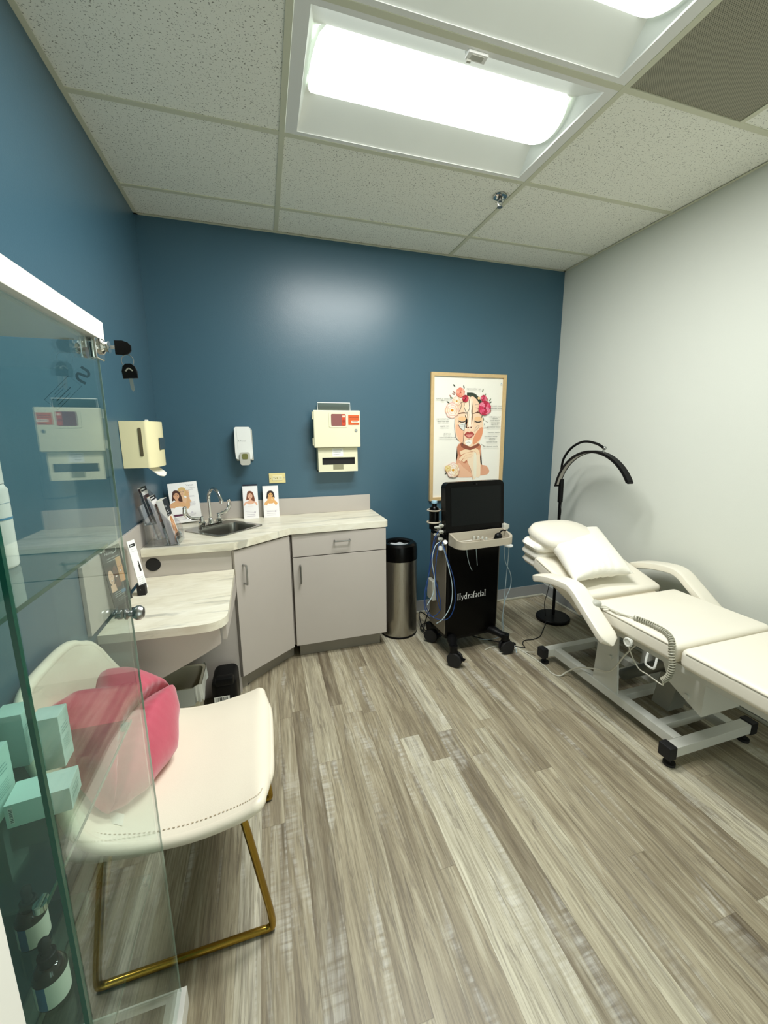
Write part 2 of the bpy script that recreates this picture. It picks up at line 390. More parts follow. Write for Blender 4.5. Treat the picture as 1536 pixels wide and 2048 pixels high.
def portrait(A, x, y, s, hair, skin='e0ad8c', long=True, side=1, top='efe9e4', wave=0):
    """head and shoulders, face centre at x,y, face half height s"""
    dk = hair
    if long: A.poly([(x-s*1.0, y+s*.2), (x-s*.7, y+s*1.3), (x, y+s*1.6), (x+s*.8, y+s*1.2), (x+s*1.2, y), (x+s*(1.4+wave), y-s*1.6), (x+s*.9, y-s*2.6), (x+s*.2, y-s*2.2), (x-s*.6, y-s*1.2), (x-s*1.2, y-s*1.3)], dk, 4)
    else: A.poly([(x-s*1.2, y), (x-s*.9, y+s*1.2), (x, y+s*1.6), (x+s*.9, y+s*1.2), (x+s*1.25, y), (x+s*1.2, y-s*1.1), (x, y-s*.9), (x-s*1.2, y-s*1.1)], dk, 4)
    A.poly([(x-s*.35, y-s*.6), (x+s*.35, y-s*.6), (x+s*.45, y-s*1.5), (x+s*1.7, y-s*2.0), (x+s*1.9, y-s*3.2), (x-s*1.9, y-s*3.2), (x-s*1.6, y-s*2.0), (x-s*.45, y-s*1.5)], skin, 3)
    A.ell(x, y, s*.75, s, skin); A.ell(x-s*.3, y+s*.15, s*.15, s*.07, '3a2a22'); A.ell(x+s*.3, y+s*.15, s*.15, s*.07, '3a2a22')
    A.line([(x-s*.48, y+s*.36), (x-s*.3, y+s*.42), (x-s*.12, y+s*.34)], s*.07, '5a4030'); A.line([(x+s*.12, y+s*.34), (x+s*.3, y+s*.42), (x+s*.48, y+s*.36)], s*.07, '5a4030')
    A.ell(x, y-s*.2, s*.12, s*.07, 'bd8366'); A.ell(x, y-s*.5, s*.26, s*.1, 'b54848'); A.ell(x, y-s*.49, s*.16, s*.04, 'f3e6e0')
    A.poly([(x-s*.78, y+s*.1), (x-s*.6, y+s*.95), (x, y+s*1.25), (x+s*.7, y+s*.85), (x+s*.75, y+s*.2), (x+s*.4, y+s*.75), (x-s*.2, y+s*.8)], dk, 3)
    if top: A.poly([(x-s*1.95, y-s*3.3), (x-s*1.2, y-s*2.3), (x-s*.5, y-s*2.7), (x+s*.5, y-s*2.7), (x+s*1.2, y-s*2.3), (x+s*1.95, y-s*3.3)], top)

# ================================================================ ROOM SHELL
B().box((-.1, RF-.1, -.1), (RX+.1, .1, 0)).obj('floor', M_FLOOR, kind='structure')
B().box((-.12, .0, 0), (RX+.12, .12, RH+.1)).obj('wall_back', M_BLUE, kind='structure')
B().box((-.12, RF, 0), (0, 0, RH+.1)).obj('wall_left', M_BLUE, kind='structure')
B().box((RX, RF, 0), (RX+.12, 0, RH+.1)).obj('wall_right', M_WHITEW, kind='structure')
DX0, DX1, DH = 1.2, 2.3, 2.15                     # unseen doorway opening, added so world light can fill the room
B().box((-.12, RF-.12, 0), (DX0, RF, RH+.1)).box((DX1, RF-.12, 0), (RX+.12, RF, RH+.1)).box((DX0, RF-.12, DH), (DX1, RF, RH+.1)).obj('wall_front', M_WHITEW, kind='structure')
GX = [.7977-1.2192, .7977, .7977+1.2192, .7977+2*1.2192]
GY = [-.3019-.6096*i for i in range(7)]
# ceiling: tiles between the bars, open over the two lights and the vent
b = B(); ys = [0]+GY+[RF]; xs = [0, GX[1], GX[2], RX]
for i in range(len(ys)-1):
    for j in range(3):
        if j == 1 and i in (2, 3): continue
        if j == 2 and i == 3:
            b.box((GX[2]+.6096, ys[i+1], RH), (RX, ys[i], RH+.015)); continue
        b.box((xs[j], ys[i+1], RH), (xs[j+1], ys[i], RH+.015))
ceil = b.obj('ceiling', M_CEIL, kind='structure')
b = B()
for y in GY: b.box((0, y-.012, RH-.004), (RX, y+.012, RH+.0005))
for x in GX[1:3]: b.box((x-.012, RF, RH-.0046), (x+.012, 0, RH+.0004))
b.box((GX[2]+.6096-.012, GY[3], RH-.0035), (GX[2]+.6096+.012, GY[2], RH+.0003))
b.obj('grid', M_TBAR, ceil)
b = B(); w = .02
b.box((0, -w, RH-.0052), (RX, 0, RH-.0042)); b.box((0, RF, RH-.0052), (w, 0, RH-.0042)); b.box((RX-w, RF, RH-.0052), (RX, 0, RH-.0042))
b.obj('wall_angle', M_TBAR, ceil)
def baseb(name, lo, hi, qlo, qhi):
    o = B().box(lo, hi, .002).obj(name, M_BASEB, kind='structure')
    B().box(qlo, qhi, .006).obj('quarter_round', M_QR, o)
baseb('baseboard_back', (1.42, -.008, 0), (RX, 0, .105), (1.42, -.024, 0), (RX-.008, -.008, .018))
baseb('baseboard_right', (RX-.008, RF, 0), (RX, 0, .105), (RX-.024, RF, 0), (RX-.008, -.024, .018))
baseb('baseboard_left', (0, RF, 0), (.008, -.72, .105), (.008, RF, 0), (.02, -.72, .015))

# ================================================================ CEILING LIGHTS
M_LENS = mat('glowing frosted lens', 'f6fff6', .5, emit=LAMP_STRENGTH)
M_LENSEND = mat('frosted lens end cap', 'f6fff6', .5, emit=LAMP_STRENGTH*.12)
M_INNER = mat('white reflector enamel', 'eef0ec', .4)
def light(y1, label, sensor):
    x0, x1, y0 = GX[1]+.013, GX[2]-.013, y1-.6096+.013; y1 -= .013
    t = thing('ceiling_light', label, 'ceiling light', ((x0+x1)/2, (y0+y1)/2, RH), group='recessed lights in the ceiling grid')
    b = B(); fx, fy = .048, .02; z0, z1 = RH-.003, RH+.006
    for lo, hi in (((x0, y0, z0), (x1, y0+fy, z1)), ((x0, y1-fy, z0), (x1, y1, z1)), ((x0, y0+fy, z0), (x0+fx, y1-fy, z1)), ((x1-fx, y0+fy, z0), (x1, y1-fy, z1))): b.box(lo, hi)
    b.obj('frame', M_FIX, t)
    a0, a1, c0, c1 = x0+fx, x1-fx, y0+fy, y1-fy; h = .075; i = .15; e = .03
    b = B()
    def q(*p): b._add([V(k) for k in p], [(0, 1, 2, 3)])
    q((a0, c0, RH), (a1, c0, RH), (a1-e, c0+i, RH+h), (a0+e, c0+i, RH+h)); q((a0, c1, RH), (a1, c1, RH), (a1-e, c1-i, RH+h), (a0+e, c1-i, RH+h))
    q((a0, c0, RH), (a0, c1, RH), (a0+e, c1-i, RH+h), (a0+e, c0+i, RH+h)); q((a1, c0, RH), (a1, c1, RH), (a1-e, c1-i, RH+h), (a1-e, c0+i, RH+h))
    q((a0+e, c0+i, RH+h), (a1-e, c0+i, RH+h), (a1-e, c1-i, RH+h), (a0+e, c1-i, RH+h))
    b.obj('reflector', M_INNER, t, solid=.001)
    yc, hw = (c0+c1)/2, .148; b = B(); n = 14
    prof = [(-hw+2*hw*k/n, RH+.066-.052*math.sin(PI*k/n)**.75) for k in range(n+1)]
    xa, xb = a0+.022, a1-.022
    # bowed ends: the lens plan is a stretched oval
    def f(u, v):
        k = v*n; y = -hw+2*hw*v; z = RH+.066-.052*max(0, math.sin(PI*v))**.75
        bow = .05*(1-(y/hw)**2)**.5 if abs(y) < hw else 0
        return (xa+.05-bow+(xb-xa-.1+2*bow)*u, yc+y, z)
    b.grid(f, 8, n)
    b.obj('lens', M_LENS, t)
    for s in (0, 1):
        b = B()
        def g(u, v, s=s):
            x, y, z = f(s, v); return (x, y, z+(RH+.07-z)*u)
        b.grid(g, 1, n); b.obj('end_cap', M_LENSEND, t)
    al = bpy.data.lights.new('lamp_tube', 'AREA'); al.shape = 'RECTANGLE'; al.size = 1.0; al.size_y = .2; al.energy = LAMP_WATTS; al.color = (1, 1, .965)
    lo_ = bpy.data.objects.new('lamp_tube', al); C.objects.link(lo_); lo_.location = (0, yc-(y0+y1)/2, .004); lo_.parent = t
    if sensor:
        s_ = B().box((1.38, c0-.012, RH-.012), (1.455, c0+.022, RH+.012), .003).obj('sensor_housing', M_FIX, t)
        B().box((1.395, c0-.006, RH-.0135), (1.44, c0+.014, RH-.0118)).box((1.385, c0+.012, RH-.02), (1.40, c0+.02, RH-.01)).obj('sensor_window', M_GREYP, s_)
light(GY[1], 'recessed white troffer light with a small sensor clip, nearer the back wall', True)
light(GY[2], 'recessed white troffer light beside the perforated vent, cut off by the picture edge', False)
vx0, vx1, vy1, vy0 = GX[2]+.012, GX[2]+.5976, GY[2]-.012, GY[3]+.012
t = thing('air_vent', 'dark perforated square air return grille set in the ceiling grid', 'air vent', ((vx0+vx1)/2, (vy0+vy1)/2, RH))
B().box((vx0, vy0, RH), (vx1, vy1, RH+.004)).obj('perforated_face', M_VENT, t)
B().lathe([(.0, -.0012), (.155, -.0012), (.157, 0)], (2.40, -1.82, RH), 48).obj('duct_disc', M_VENT, t)
t = thing('sprinkler_head', 'chrome fire sprinkler head in the ceiling beside a grid bar', 'sprinkler', (1.955, -.775, RH))
B().lathe([(.005, -.001), (.038, -.002), (.036, -.009), (.024, -.012), (.022, -.004), (.004, -.003)], (1.955, -.775, RH)).obj('escutcheon', M_CHROME, t)
b = B().cyl((1.955, -.775, RH-.004), (1.955, -.775, RH-.03), .010)
for s in (-1, 1): b.tube([(1.955+s*.01, -.775, RH-.025), (1.955+s*.014, -.775, RH-.04), (1.955+s*.003, -.775, RH-.055)], .003, 6)
b.obj('body', M_NICK, t); B().cyl((1.955, -.775, RH-.055), (1.955, -.775, RH-.058), .015).obj('deflector', M_NICK, t)

# ================================================================ CABINETS AND WORKTOPS
CZ = .905
def pull(name, t, a, b_, out):
    a, b_, o = V(a), V(b_), V(out); d = (b_-a)*.06
    B().tube([a, a+o*.8+d*.2, a+o+d, b_+o-d, b_+o*.8-d*.2, b_], .0052, 8, 3).obj(name, M_NICK, t)
# right unit
t = thing('base_cabinet', 'grey base cabinet with one drawer over one door beside the steel bin', 'cabinet', (1.08, -.2, 0))
B().box((.775, -.415, .10), (1.392, -.01, .865), .001).obj('body', M_LAM, t)
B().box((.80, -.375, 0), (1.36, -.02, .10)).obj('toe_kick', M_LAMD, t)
d = B().box((.778, -.436, .712), (1.392, -.417, .858), .0015).obj('drawer', M_LAM, t)
pull('handle', d, (1.045, -.436, .80), (1.145, -.436, .80), (0, -.03, 0))
d = B().box((.778, -.436, .105), (1.392, -.417, .706), .0015).obj('door', M_LAM, t)
pull('handle', d, (.822, -.436, .545), (.822, -.436, .655), (0, -.03, 0))
# angled unit under the sink
e0, e1 = V((.452, -.692, 0)), V((.768, -.436, 0)); ed = (e1-e0).normalized(); en = V((ed.y, -ed.x, 0))
t = thing('corner_cabinet', 'grey angled corner cabinet with one tall door under the sink', 'cabinet', (.45, -.35, 0))
i0, i1 = e0-en*.021, e1-en*.021
B().prism([(.444, -.68), (i0.x, i0.y+.004), (i1.x-.002, i1.y), (.772, -.40), (.772, -.015), (.444, -.015)], .74, (0, 0, .10)).obj('body', M_LAM, t)
k0, k1 = e0-en*.07, e1-en*.07
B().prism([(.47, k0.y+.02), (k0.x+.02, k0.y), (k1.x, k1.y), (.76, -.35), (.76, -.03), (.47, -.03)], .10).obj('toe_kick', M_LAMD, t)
p0, p1 = e0+ed*.006, e1-ed*.008
d = B().prism([(p0.x, p0.y), (p1.x, p1.y), (p1.x-en.x*.019, p1.y-en.y*.019), (p0.x-en.x*.019, p0.y-en.y*.019)], .75, (0, 0, .105), bev=.0012).obj('door', M_LAM, t)
h = e0+ed*.055; pull('handle', d, (h.x, h.y, .655), (h.x, h.y, .765), en*.03)
# knee-space panel with grommet
t = thing('knee_panel', 'grey panel with a black round cable hole between counter and desk', 'panel', (.22, -.67, 0))
B().box((.012, -.675, 0), (.444, -.657, .864), .001).obj('board', M_LAM, t)
B().lathe([(.0, .003), (.033, .003), (.0355, 0), (.0, -.001)], (.062, -.676, .817), 28, Euler((PI/2, 0, 0)).to_matrix()).obj('grommet', M_DARKH, t)
# worktop (L shaped, clipped corner) with a real opening for the sink
SC = V((.383, -.318, CZ)); sa = math.radians(44.5); su = V((math.cos(sa), math.sin(sa), 0)); sv = V((-su.y, su.x, 0)); SW, SD = .345, .325
outer = [(.0165, -.002), (.0165, -.692), (.455, -.70), (.472, -.692), (.766, -.452), (1.355, -.440)]+[(1.38+.03*math.sin(a), -.41-.03*math.cos(a)) for a in (.1, .5, .9, 1.3, 1.55)]+[(1.405, -.002)]
b2 = bmesh.new(); vs = [b2.verts.new((x, y, CZ)) for x, y in outer]; b2.edges.ensure_lookup_table()
eg = [b2.edges.new((vs[i], vs[(i+1) % len(vs)])) for i in range(len(vs))]
hole = [SC+su*x+sv*y for x, y in rrect(SW-.03, SD-.03, .04)]
hv = [b2.verts.new(p) for p in hole]; eg += [b2.edges.new((hv[i], hv[(i+1) % len(hv)])) for i in range(len(hv))]
bmesh.ops.triangle_fill(b2, edges=eg, use_beauty=True)
r = bmesh.ops.extrude_face_region(b2, geom=b2.faces[:]); bmesh.ops.translate(b2, verts=[g for g in r['geom'] if isinstance(g, bmesh.types.BMVert)], vec=(0, 0, -.040))
b = B(); b._merge(b2, [v.co.copy() for v in b2.verts]); WT = thing('worktop', 'cream marbled L-shaped counter worktop holding the sink', 'countertop', (.6, -.2, .865)); b.obj('slab', M_MARBLE, WT)
B().box((.016, -.018, CZ), (1.392, -.001, 1.023), .002).obj('backsplash', M_LAM, WT)
tag(B().box((.001, -1.345, .766), (.015, -.019, 1.026), .002).obj('side_splash', M_LAM, loc=(.008, -.7, .766)), 'pale upright splash board along the left wall behind desk and counter', 'splashback')
t = thing('desk', 'low cream marbled desk with a rounded front corner below the counter', 'desk', (.23, -1.0, .7))
dk = [(.017, -.678), (.017, -1.312), (.34, -1.335)]+[(.385+.078*math.sin(a), -1.255-.078*math.cos(a)) for a in (0, .4, .8, 1.2, 1.57)]+[(.452, -.678)]
B().prism(dk, .034, (0, 0, .716), bev=.003).obj('top', M_MARBLE, t)
B().prism([(.018, .715), (.432, .715), (.432, .640), (.37, .605), (.018, .44)], -.018, (0, -1.295, 0), (1, 0, 0), (0, 0, 1)).obj('gusset', M_LAM, t)
B().prism([(-.68, .715), (-1.27, .715), (-1.27, .645), (-.68, .62)], .016, (.438, 0, 0), (0, 1, 0), (0, 0, 1)).obj('side_apron', M_LAM, t)
# sink
t = thing('sink', 'small square stainless steel sink set diagonally in the counter', 'sink', SC)
def sp(x, y, z=0): return SC+su*x+sv*y+V((0, 0, z))
b = B(); rings = [(SW, SD, .035, .001, 0), (SW, SD, .035, .0045, 0), (SW-.03, SD-.03, .04, .005, 0), (SW-.055, SD-.10, .045, .003, -.03), (SW-.062, SD-.107, .045, -.01, -.03), (SW-.08, SD-.125, .05, -.10, -.03), (SW-.12, SD-.165, .05, -.118, -.03), (.04, .04, .015, -.122, -.03)]
vs = []; n = 24
for w_, h_, r_, z, oy in rings: vs += [sp(x, y+oy, z) for x, y in rrect(w_, h_, r_)]
b._add(vs, [(i*n+k, i*n+(k+1) % n, (i+1)*n+(k+1) % n, (i+1)*n+k) for i in range(len(rings)-1) for k in range(n)]+[tuple(range((len(rings)-1)*n, len(rings)*n))])
b.obj('basin', M_SINK, t); B().lathe([(.0, -.1195), (.03, -.1195), (.034, -.117), (.022, -.119)], sp(0, -.03)).obj('drain', M_CHROME, t)
# faucet
fb = sp(0, .125, .005); t = thing('faucet', 'chrome gooseneck faucet with two wing handles behind the sink', 'faucet', fb)
def fp(x, y, z): return fb+su*x-sv*y+V((0, 0, z))
b = B(); b.prism(rrect(.17, .045, .02), .014, fb, su, sv, bev=.002); b.obj('base', M_CHROME, t)
B().lathe([(.022, .01), (.021, .02), (.015, .03), (.015, .042), (.011, .048)], fb).tube([fp(0, 0, .03), fp(0, 0, .12), fp(0, 0, .185), fp(0, .02, .222), fp(0, .05, .238), fp(0, .085, .222), fp(0, .105, .188), fp(0, .113, .165)], .0095, 12, 5).lathe([(.0125, 0), (.0125, .018), (.010, .02)], fp(0, .114, .152)).obj('spout', M_CHROME, t)
for s in (-1, 1):
    c = fp(s*.062, 0, 0)
    B().lathe([(.021, .01), (.021, .03), (.016, .036), (.016, .05), (.012, .056), (.012, .066), (.006, .07)], c).obj('valve', M_CHROME, t)
    dr = (su*s*.9+sv*.1).normalized(); q = [c+V((0, 0, .06)), c+dr*.03+V((0, 0, .062)), c+dr*.07+V((0, 0, .07)), c+dr*.098+V((0, 0, .10)), c+dr*.098+V((0, 0, .14))]
    B().tube(q, [.006, .0065, .008, .010, .009], 10, 4, flat=1.5).ball(q[-1], (.010, .012, .008), 10).obj('handle', M_CHROME, t)

# ================================================================ WALL-HUNG THINGS
# soap dispenser
t = thing('soap_dispenser', 'white wall soap dispenser with a grey push bar', 'soap dispenser', (.515, 0, 1.27))
b = B(); b.prism([(-.053, .095), (-.05, .247), (-.04, .255), (.04, .255), (.05, .247), (.058, .09), (.05, .045), (.03, .04), (-.03, .04), (-.05, .05)], .085, (.515, -.004, 1.27), (1, 0, 0), (0, 0, 1), bev=.012); b.obj('body', M_WPLAS, t)
B().box((.463, -.014, 1.30), (.573, -.001, 1.51), .004).obj('backplate', M_GREYP, t)
B().prism(rrect(.064, .085, .015), +.028, (.522, -.078, 1.318), (1, 0, 0), (0, 0, 1), bev=.006).obj('push_bar', M_GREYP, t)
B().prism(rrect(.036, .036, .009), .003, (.522, -.1055, 1.333), (1, 0, 0), (0, 0, 1)).obj('emblem', mat('brass green emblem', '8a8a55', .3, .6), t)
A = Art((.515, -.0892, 1.43), (1, 0, 0), (0, 0, 1)); A.text('B Provon', -.03, 0, .013, '8a8f92'); A.line([(-.036, .09), (-.034, -.05)], .0012, 'b9bdb9', 0); A.obj('lettering', t)
# outlet
t = thing('wall_outlet', 'ivory horizontal double wall outlet above the counter', 'outlet', (.722, 0, 1.171))
B().box((.666, -.006, 1.136), (.778, 0, 1.206), .003).obj('cover_plate', mat('ivory outlet plate', 'e3d597', .4), t)
b = B(); b.box((.688, -.009, 1.154), (.756, -.004, 1.188), .003); b.obj('receptacle', M_IVORY, t)
A = Art((.722, -.0092, 1.171), (1, 0, 0), (0, 0, 1))
for s in (-1, 1):
    A.rect(s*.02-.006, .004, s*.02+.002, .006, '3a3526'); A.rect(s*.02-.006, -.006, s*.02+.001, -.004, '3a3526'); A.ell(s*.02+.007, 0, .0022, .0022, '3a3526')
A.rect(-.004, -.006, .004, .006, 'b5a86a'); A.obj('slots', t)
B().cyl((.676, -.007, 1.171), (.676, -.005, 1.171), .003, n=10).obj('screw', M_NICK, t); B().cyl((.768, -.007, 1.171), (.768, -.005, 1.171), .003, n=10).obj('screw', M_NICK, t)
# sharps container cabinet
t = thing('sharps_container', 'ivory wall sharps cabinet with a red window and an orange sticker', 'sharps container', (1.135, 0, 1.38))
b = B(); b.box((.985, -.115, 1.385), (1.292, -.004, 1.632), .007); b.obj('body', M_IVORY2, t)
d = B().box((.975, -.135, 1.383), (1.300, -.113, 1.636), .007, 3).obj('door', M_IVORY2, t)
b = B(); b.prism(rrect(.126, .104, .012), +.004, (1.143, -.134, 1.571), (1, 0, 0), (0, 0, 1), bev=.0015); b.obj('window_frame', M_IVORY2, t)
w_ = B().prism(rrect(.102, .080, .008), +.002, (1.146, -.1375, 1.571), (1, 0, 0), (0, 0, 1)).obj('window', mat('dark red window', '7a2c22', .15, coat=.4), t)
A = Art((1.146, -.1398, 1.571), (1, 0, 0), (0, 0, 1)); A.rect(.022, -.038, .049, .038, 'c8421c'); A.rect(.026, .018, .046, .030, 'f0c8b0'); A.ell(.035, -.008, .010, .010, 'a02c10'); A.obj('window_label', t)
A = Art((1.252, -.1355, 1.571), (1, 0, 0), (0, 0, 1)); A.rect(-.038, -.034, .040, .034, 'd3591c'); A.text('BIOHAZARD', -.028, .014, .0115, '2a1208'); A.rect(-.03, .006, .03, .008, '6a2c10'); A.rect(-.016, -.018, .040, -.004, 'f0ddc8'); A.rect(-.01, -.013, .03, -.009, 'a06040'); A.rect(-.005, -.031, .036, -.027, '7a3010'); A.obj('sticker', t)
B().lathe([(.0, .006), (.008, .006), (.0105, .002), (.0105, -.004)], (1.268, -.135, 1.50), 16, Euler((PI/2, 0, 0)).to_matrix()).obj('lock', M_NICK, t)
for z in (1.40, 1.575): B().tube([(.972, -.118, z), (.972, -.118, z+.05)], .006, 8).obj('hinge', M_IVORY2, t)
b = B(); z0, z1 = 1.63, 1.692
b.tube([(1.02, -.03, z0), (1.02, -.03, z1), (1.25, -.03, z1), (1.25, -.03, z0)], .003, 8); b.obj('wire_frame', M_WPLAS, t)
B().box((1.024, -.032, z0), (1.246, -.029, z1-.004)).obj('clear_flap', glass_mat('olive clear flap', (.62, .62, .5)), t)
# lower box with handwritten note
t = thing('disposal_box', 'ivory slotted box with a handwritten note below the sharps cabinet', 'wall box', (1.135, 0, 1.21))
b = B()
for lo, hi in (((1.003, -.105, 1.213), (1.282, -.095, 1.262)), ((1.003, -.105, 1.312), (1.282, -.095, 1.380)), ((1.003, -.105, 1.262), (1.03, -.095, 1.312)), ((1.262, -.105, 1.262), (1.282, -.095, 1.312))): b.box(lo, hi)
b.box((1.003, -.095, 1.213), (1.013, -.002, 1.38)).box((1.272, -.095, 1.213), (1.282, -.002, 1.38)).box((1.003, -.095, 1.213), (1.282, -.002, 1.222)).box((1.003, -.012, 1.222), (1.282, -.002, 1.38))
b.obj('body', M_IVORY2, t)
B().box((1.014, -.09, 1.23), (1.271, -.05, 1.33)).obj('dark_insert', M_DARKH, t)
B().box((1.105, -.1062, 1.228), (1.178, -.1045, 1.264), .0008).obj('thumb_notch', mat('olive notch', '8d8b6f', .5), t)
A = Art((1.14, -.1055, 1.348), (1, 0, 0), (0, 0, 1)); A.rect(-.038, -.03, .038, .028, 'eef0ea')
r = random.Random(3)
for i in range(3):
    x = -.03
    while x < .022-.006*i: A.line([(x, .014-i*.015), (x+.004, .02-i*.015), (x+.005, .011-i*.015)], .0012, '50555a', 2); x += .007+.003*r.random()
A.obj('note', t)
# paper towel dispenser on the left wall
t = thing('towel_dispenser', 'ivory paper towel dispenser on the left wall with a towel hanging out', 'towel dispenser', (0, -.60, 1.32))
plan = [(.002, -.735), (.105, -.735), (.117, -.728)]+[(.117+.031*math.sin(PI*k/10)**.6, -.725+.25*k/10) for k in range(1, 10)]+[(.117, -.472), (.105, -.465), (.002, -.465)]
B().prism(plan, .222, (0, 0, 1.322), bev=.005).obj('cover', M_IVORY, t)
B().prism(rrect(.014, .135, .006), .002, (.085, -.7352, 1.445), (1, 0, 0), (0, 0, 1)).obj('level_slot', mat('olive slot', '5a523a', .5), t)
B().box((.1465, -.655, 1.405), (.1495, -.545, 1.465), .001).obj('window', mat('smoky window', '35444a', .1, coat=.5), t)
B().box((.08, -.61, 1.543), (.095, -.59, 1.554), .003).obj('lock', M_WPLAS, t)
B().grid(lambda u, v: (.085+.05*u+.010*math.sin(v*3), -.68+.15*v, 1.325-.045*u-.012*math.sin(v*PI)*u), 6, 8).obj('towel', M_CLOTH, t, solid=.004)
# framed poster
t = thing('framed_poster', 'oak framed facial anatomy poster of a woman crowned with flowers', 'poster', (2.2, 0, .93))
x0, x1, z0, z1, fw = 1.880, 2.534, .945, 1.933, .026
b = B()
b.prism([(x0, z0), (x1, z0), (x1-fw, z0+fw), (x0+fw, z0+fw)], .022, (0, -.001, 0), (1, 0, 0), (0, 0, 1)); b.prism([(x0, z1), (x0+fw, z1-fw), (x1-fw, z1-fw), (x1, z1)], .022, (0, -.001, 0), (1, 0, 0), (0, 0, 1))
b.prism([(x0, z0), (x0+fw, z0+fw), (x0+fw, z1-fw), (x0, z1)], .022, (0, -.001, 0), (1, 0, 0), (0, 0, 1)); b.prism([(x1, z0), (x1, z1), (x1-fw, z1-fw), (x1-fw, z0+fw)], .022, (0, -.001, 0), (1, 0, 0), (0, 0, 1))
b.obj('frame', M_WOODF, t)
B().box((x0+.01, -.008, z0+.01), (x1-.01, -.002, z1-.01)).obj('sheet', M_PAPER, t)
A = Art((0, -.0085, 0), (1, 0, 0), (0, 0, 1)); PW, PH = x1-x0-2*fw, z1-z0-2*fw
def q(zx, zy):
    f = (zy-105)/1850; return (x0+fw+(zx-(132-12*f))/((1222-62*f)-(132-12*f))*PW, z1-fw-f*PH)
def Q(*p): return [q(*k) for k in p]
U = PW/1085
skin, dk, md, lt = 'f0cfae', '8a4a36', 'd98f6c', 'f6e3cd'
A.poly(Q((520, 1120), (505, 1300), (480, 1420), (440, 1560), (470, 1645), (740, 1660), (860, 1640), (980, 1620), (1010, 1560), (960, 1480), (860, 1430), (850, 1130)), 'dda483', 3)
A.poly(Q((470, 1560), (520, 1420), (600, 1500), (720, 1600), (700, 1650), (520, 1640)), 'e8b896', 3)
A.poly(Q((525, 1130), (520, 1290), (600, 1430), (690, 1380), (840, 1240), (845, 1130)), 'c27a5a', 3)
A.poly(Q((740, 1250), (850, 1260), (865, 1640), (800, 1660), (750, 1700), (700, 1500), (640, 1340)), 'efd9bb', 2)
A.poly(Q((760, 1290), (800, 1290), (800, 1640), (760, 1640)), 'e8e2cc', 2)
for p, w_ in ((((545, 1270), (620, 1240), (740, 1215), (810, 1240), (830, 1300)), 52), (((540, 1380), (590, 1320), (660, 1285), (740, 1280)), 44), (((590, 1405), (640, 1330), (720, 1310)), 40), (((600, 1390), (660, 1350)), 30)):
    A.line(Q(*p), w_*U*1.12, 'c98a68'); A.line(Q(*p), w_*U, 'f0d2ae')
A.line(Q((690, 1480), (720, 1560), (745, 1700)), 5*U, '9a5a40')
A.poly(Q((455, 720), (458, 850), (480, 1000), (540, 1105), (640, 1175), (720, 1185), (820, 1130), (880, 1020), (905, 900), (898, 700), (880, 520), (790, 420), (690, 385), (580, 420), (490, 540)), skin, 4)
A.poly(Q((470, 850), (520, 830), (590, 930), (590, 1120), (540, 1090), (490, 990)), 'eeb793', 3)
A.poly(Q((760, 1010), (850, 880), (900, 880), (880, 1010), (800, 1110), (740, 1130)), 'e0946c', 3)
A.poly(Q((560, 1100), (700, 1175), (820, 1120), (850, 1150), (700, 1225), (560, 1170)), dk, 2)
A.poly(Q((680, 400), (620, 480), (600, 620), (650, 760), (640, 900), (600, 860), (700, 900), (740, 860), (710, 620), (740, 480)), 'f5dfc4', 3)
A.poly(Q((690, 420), (672, 520), (678, 700), (672, 820), (700, 850), (712, 700), (706, 520)), 'f8ecda', 3)
A.poly(Q((520, 830), (570, 800), (625, 800), (610, 900), (570, 900)), 'dfe2da', 2); A.poly(Q((620, 1080), (690, 1060), (730, 1090), (690, 1150), (640, 1140)), 'f2efe6', 3)
A.line(Q((640, 365), (740, 368), (810, 420), (865, 500)), 46*U, '2d3a2c', 4)
A.line(Q((500, 665), (550, 650), (610, 645), (640, 665)), 17*U, '5a3626', 4, True); A.line(Q((735, 660), (790, 640), (840, 645), (875, 670)), 17*U, '5a3626', 4, True)
for ex in (570, 820):
    A.ell(*q(ex, 735), 62*U, 32*U, 'eec08e'); A.line(Q((ex-58, 765), (ex-20, 785), (ex+25, 783), (ex+55, 765)), 13*U, '1d1814', 4)
    for k in range(5): A.line(Q((ex-50+k*25, 775), (ex-56+k*28, 795)), 4*U, '1d1814', 0)
A.line(Q((650, 680), (655, 780), (640, 840), (655, 880)), 7*U, 'cf9a78'); A.line(Q((715, 700), (712, 800), (730, 860)), 6*U, 'd8a584')
A.ell(*q(665, 872), 14*U, 9*U, '7a3a2c'); A.ell(*q(710, 868), 14*U, 9*U, '7a3a2c')
A.poly(Q((605, 980), (650, 935), (683, 945), (715, 932), (762, 975), (720, 1020), (680, 1038), (640, 1020)), 'a8443c', 4); A.poly(Q((625, 985), (680, 975), (742, 978), (700, 1015), (665, 1018)), 'dc8a80', 3); A.line(Q((612, 980), (680, 972), (757, 975)), 6*U, '70241f')
ln = '4b4644'
for p in (((690, 410), (675, 480), (680, 580), (650, 640), (655, 740), (620, 800), (600, 920), (590, 1060), (580, 1150)), ((500, 690), (480, 640)), ((455, 740), (452, 860), (470, 1010), (520, 1080)), ((515, 830), (540, 880), (600, 920)), ((560, 500), (540, 590), (510, 640)), ((600, 560), (620, 620), (650, 650)), ((540, 500), (590, 480), (600, 540))):
    A.line(Q(*p), 7*U, ln, 4)
for p in (((770, 900), (800, 850), (840, 840)), ((760, 930), (810, 890), (840, 850)), ((650, 1060), (690, 1050)), ((640, 1110), (670, 1095), (700, 1110)), ((540, 820), (590, 830)), ((540, 850), (590, 850)), ((870, 1130), (920, 1160)), ((905, 880), (980, 870)), ((930, 760), (980, 790)), ((770, 520), (850, 500)), ((780, 560), (840, 580))):
    A.line(Q(*p), 5*U, 'a09a92', 3)
rf = random.Random(11)
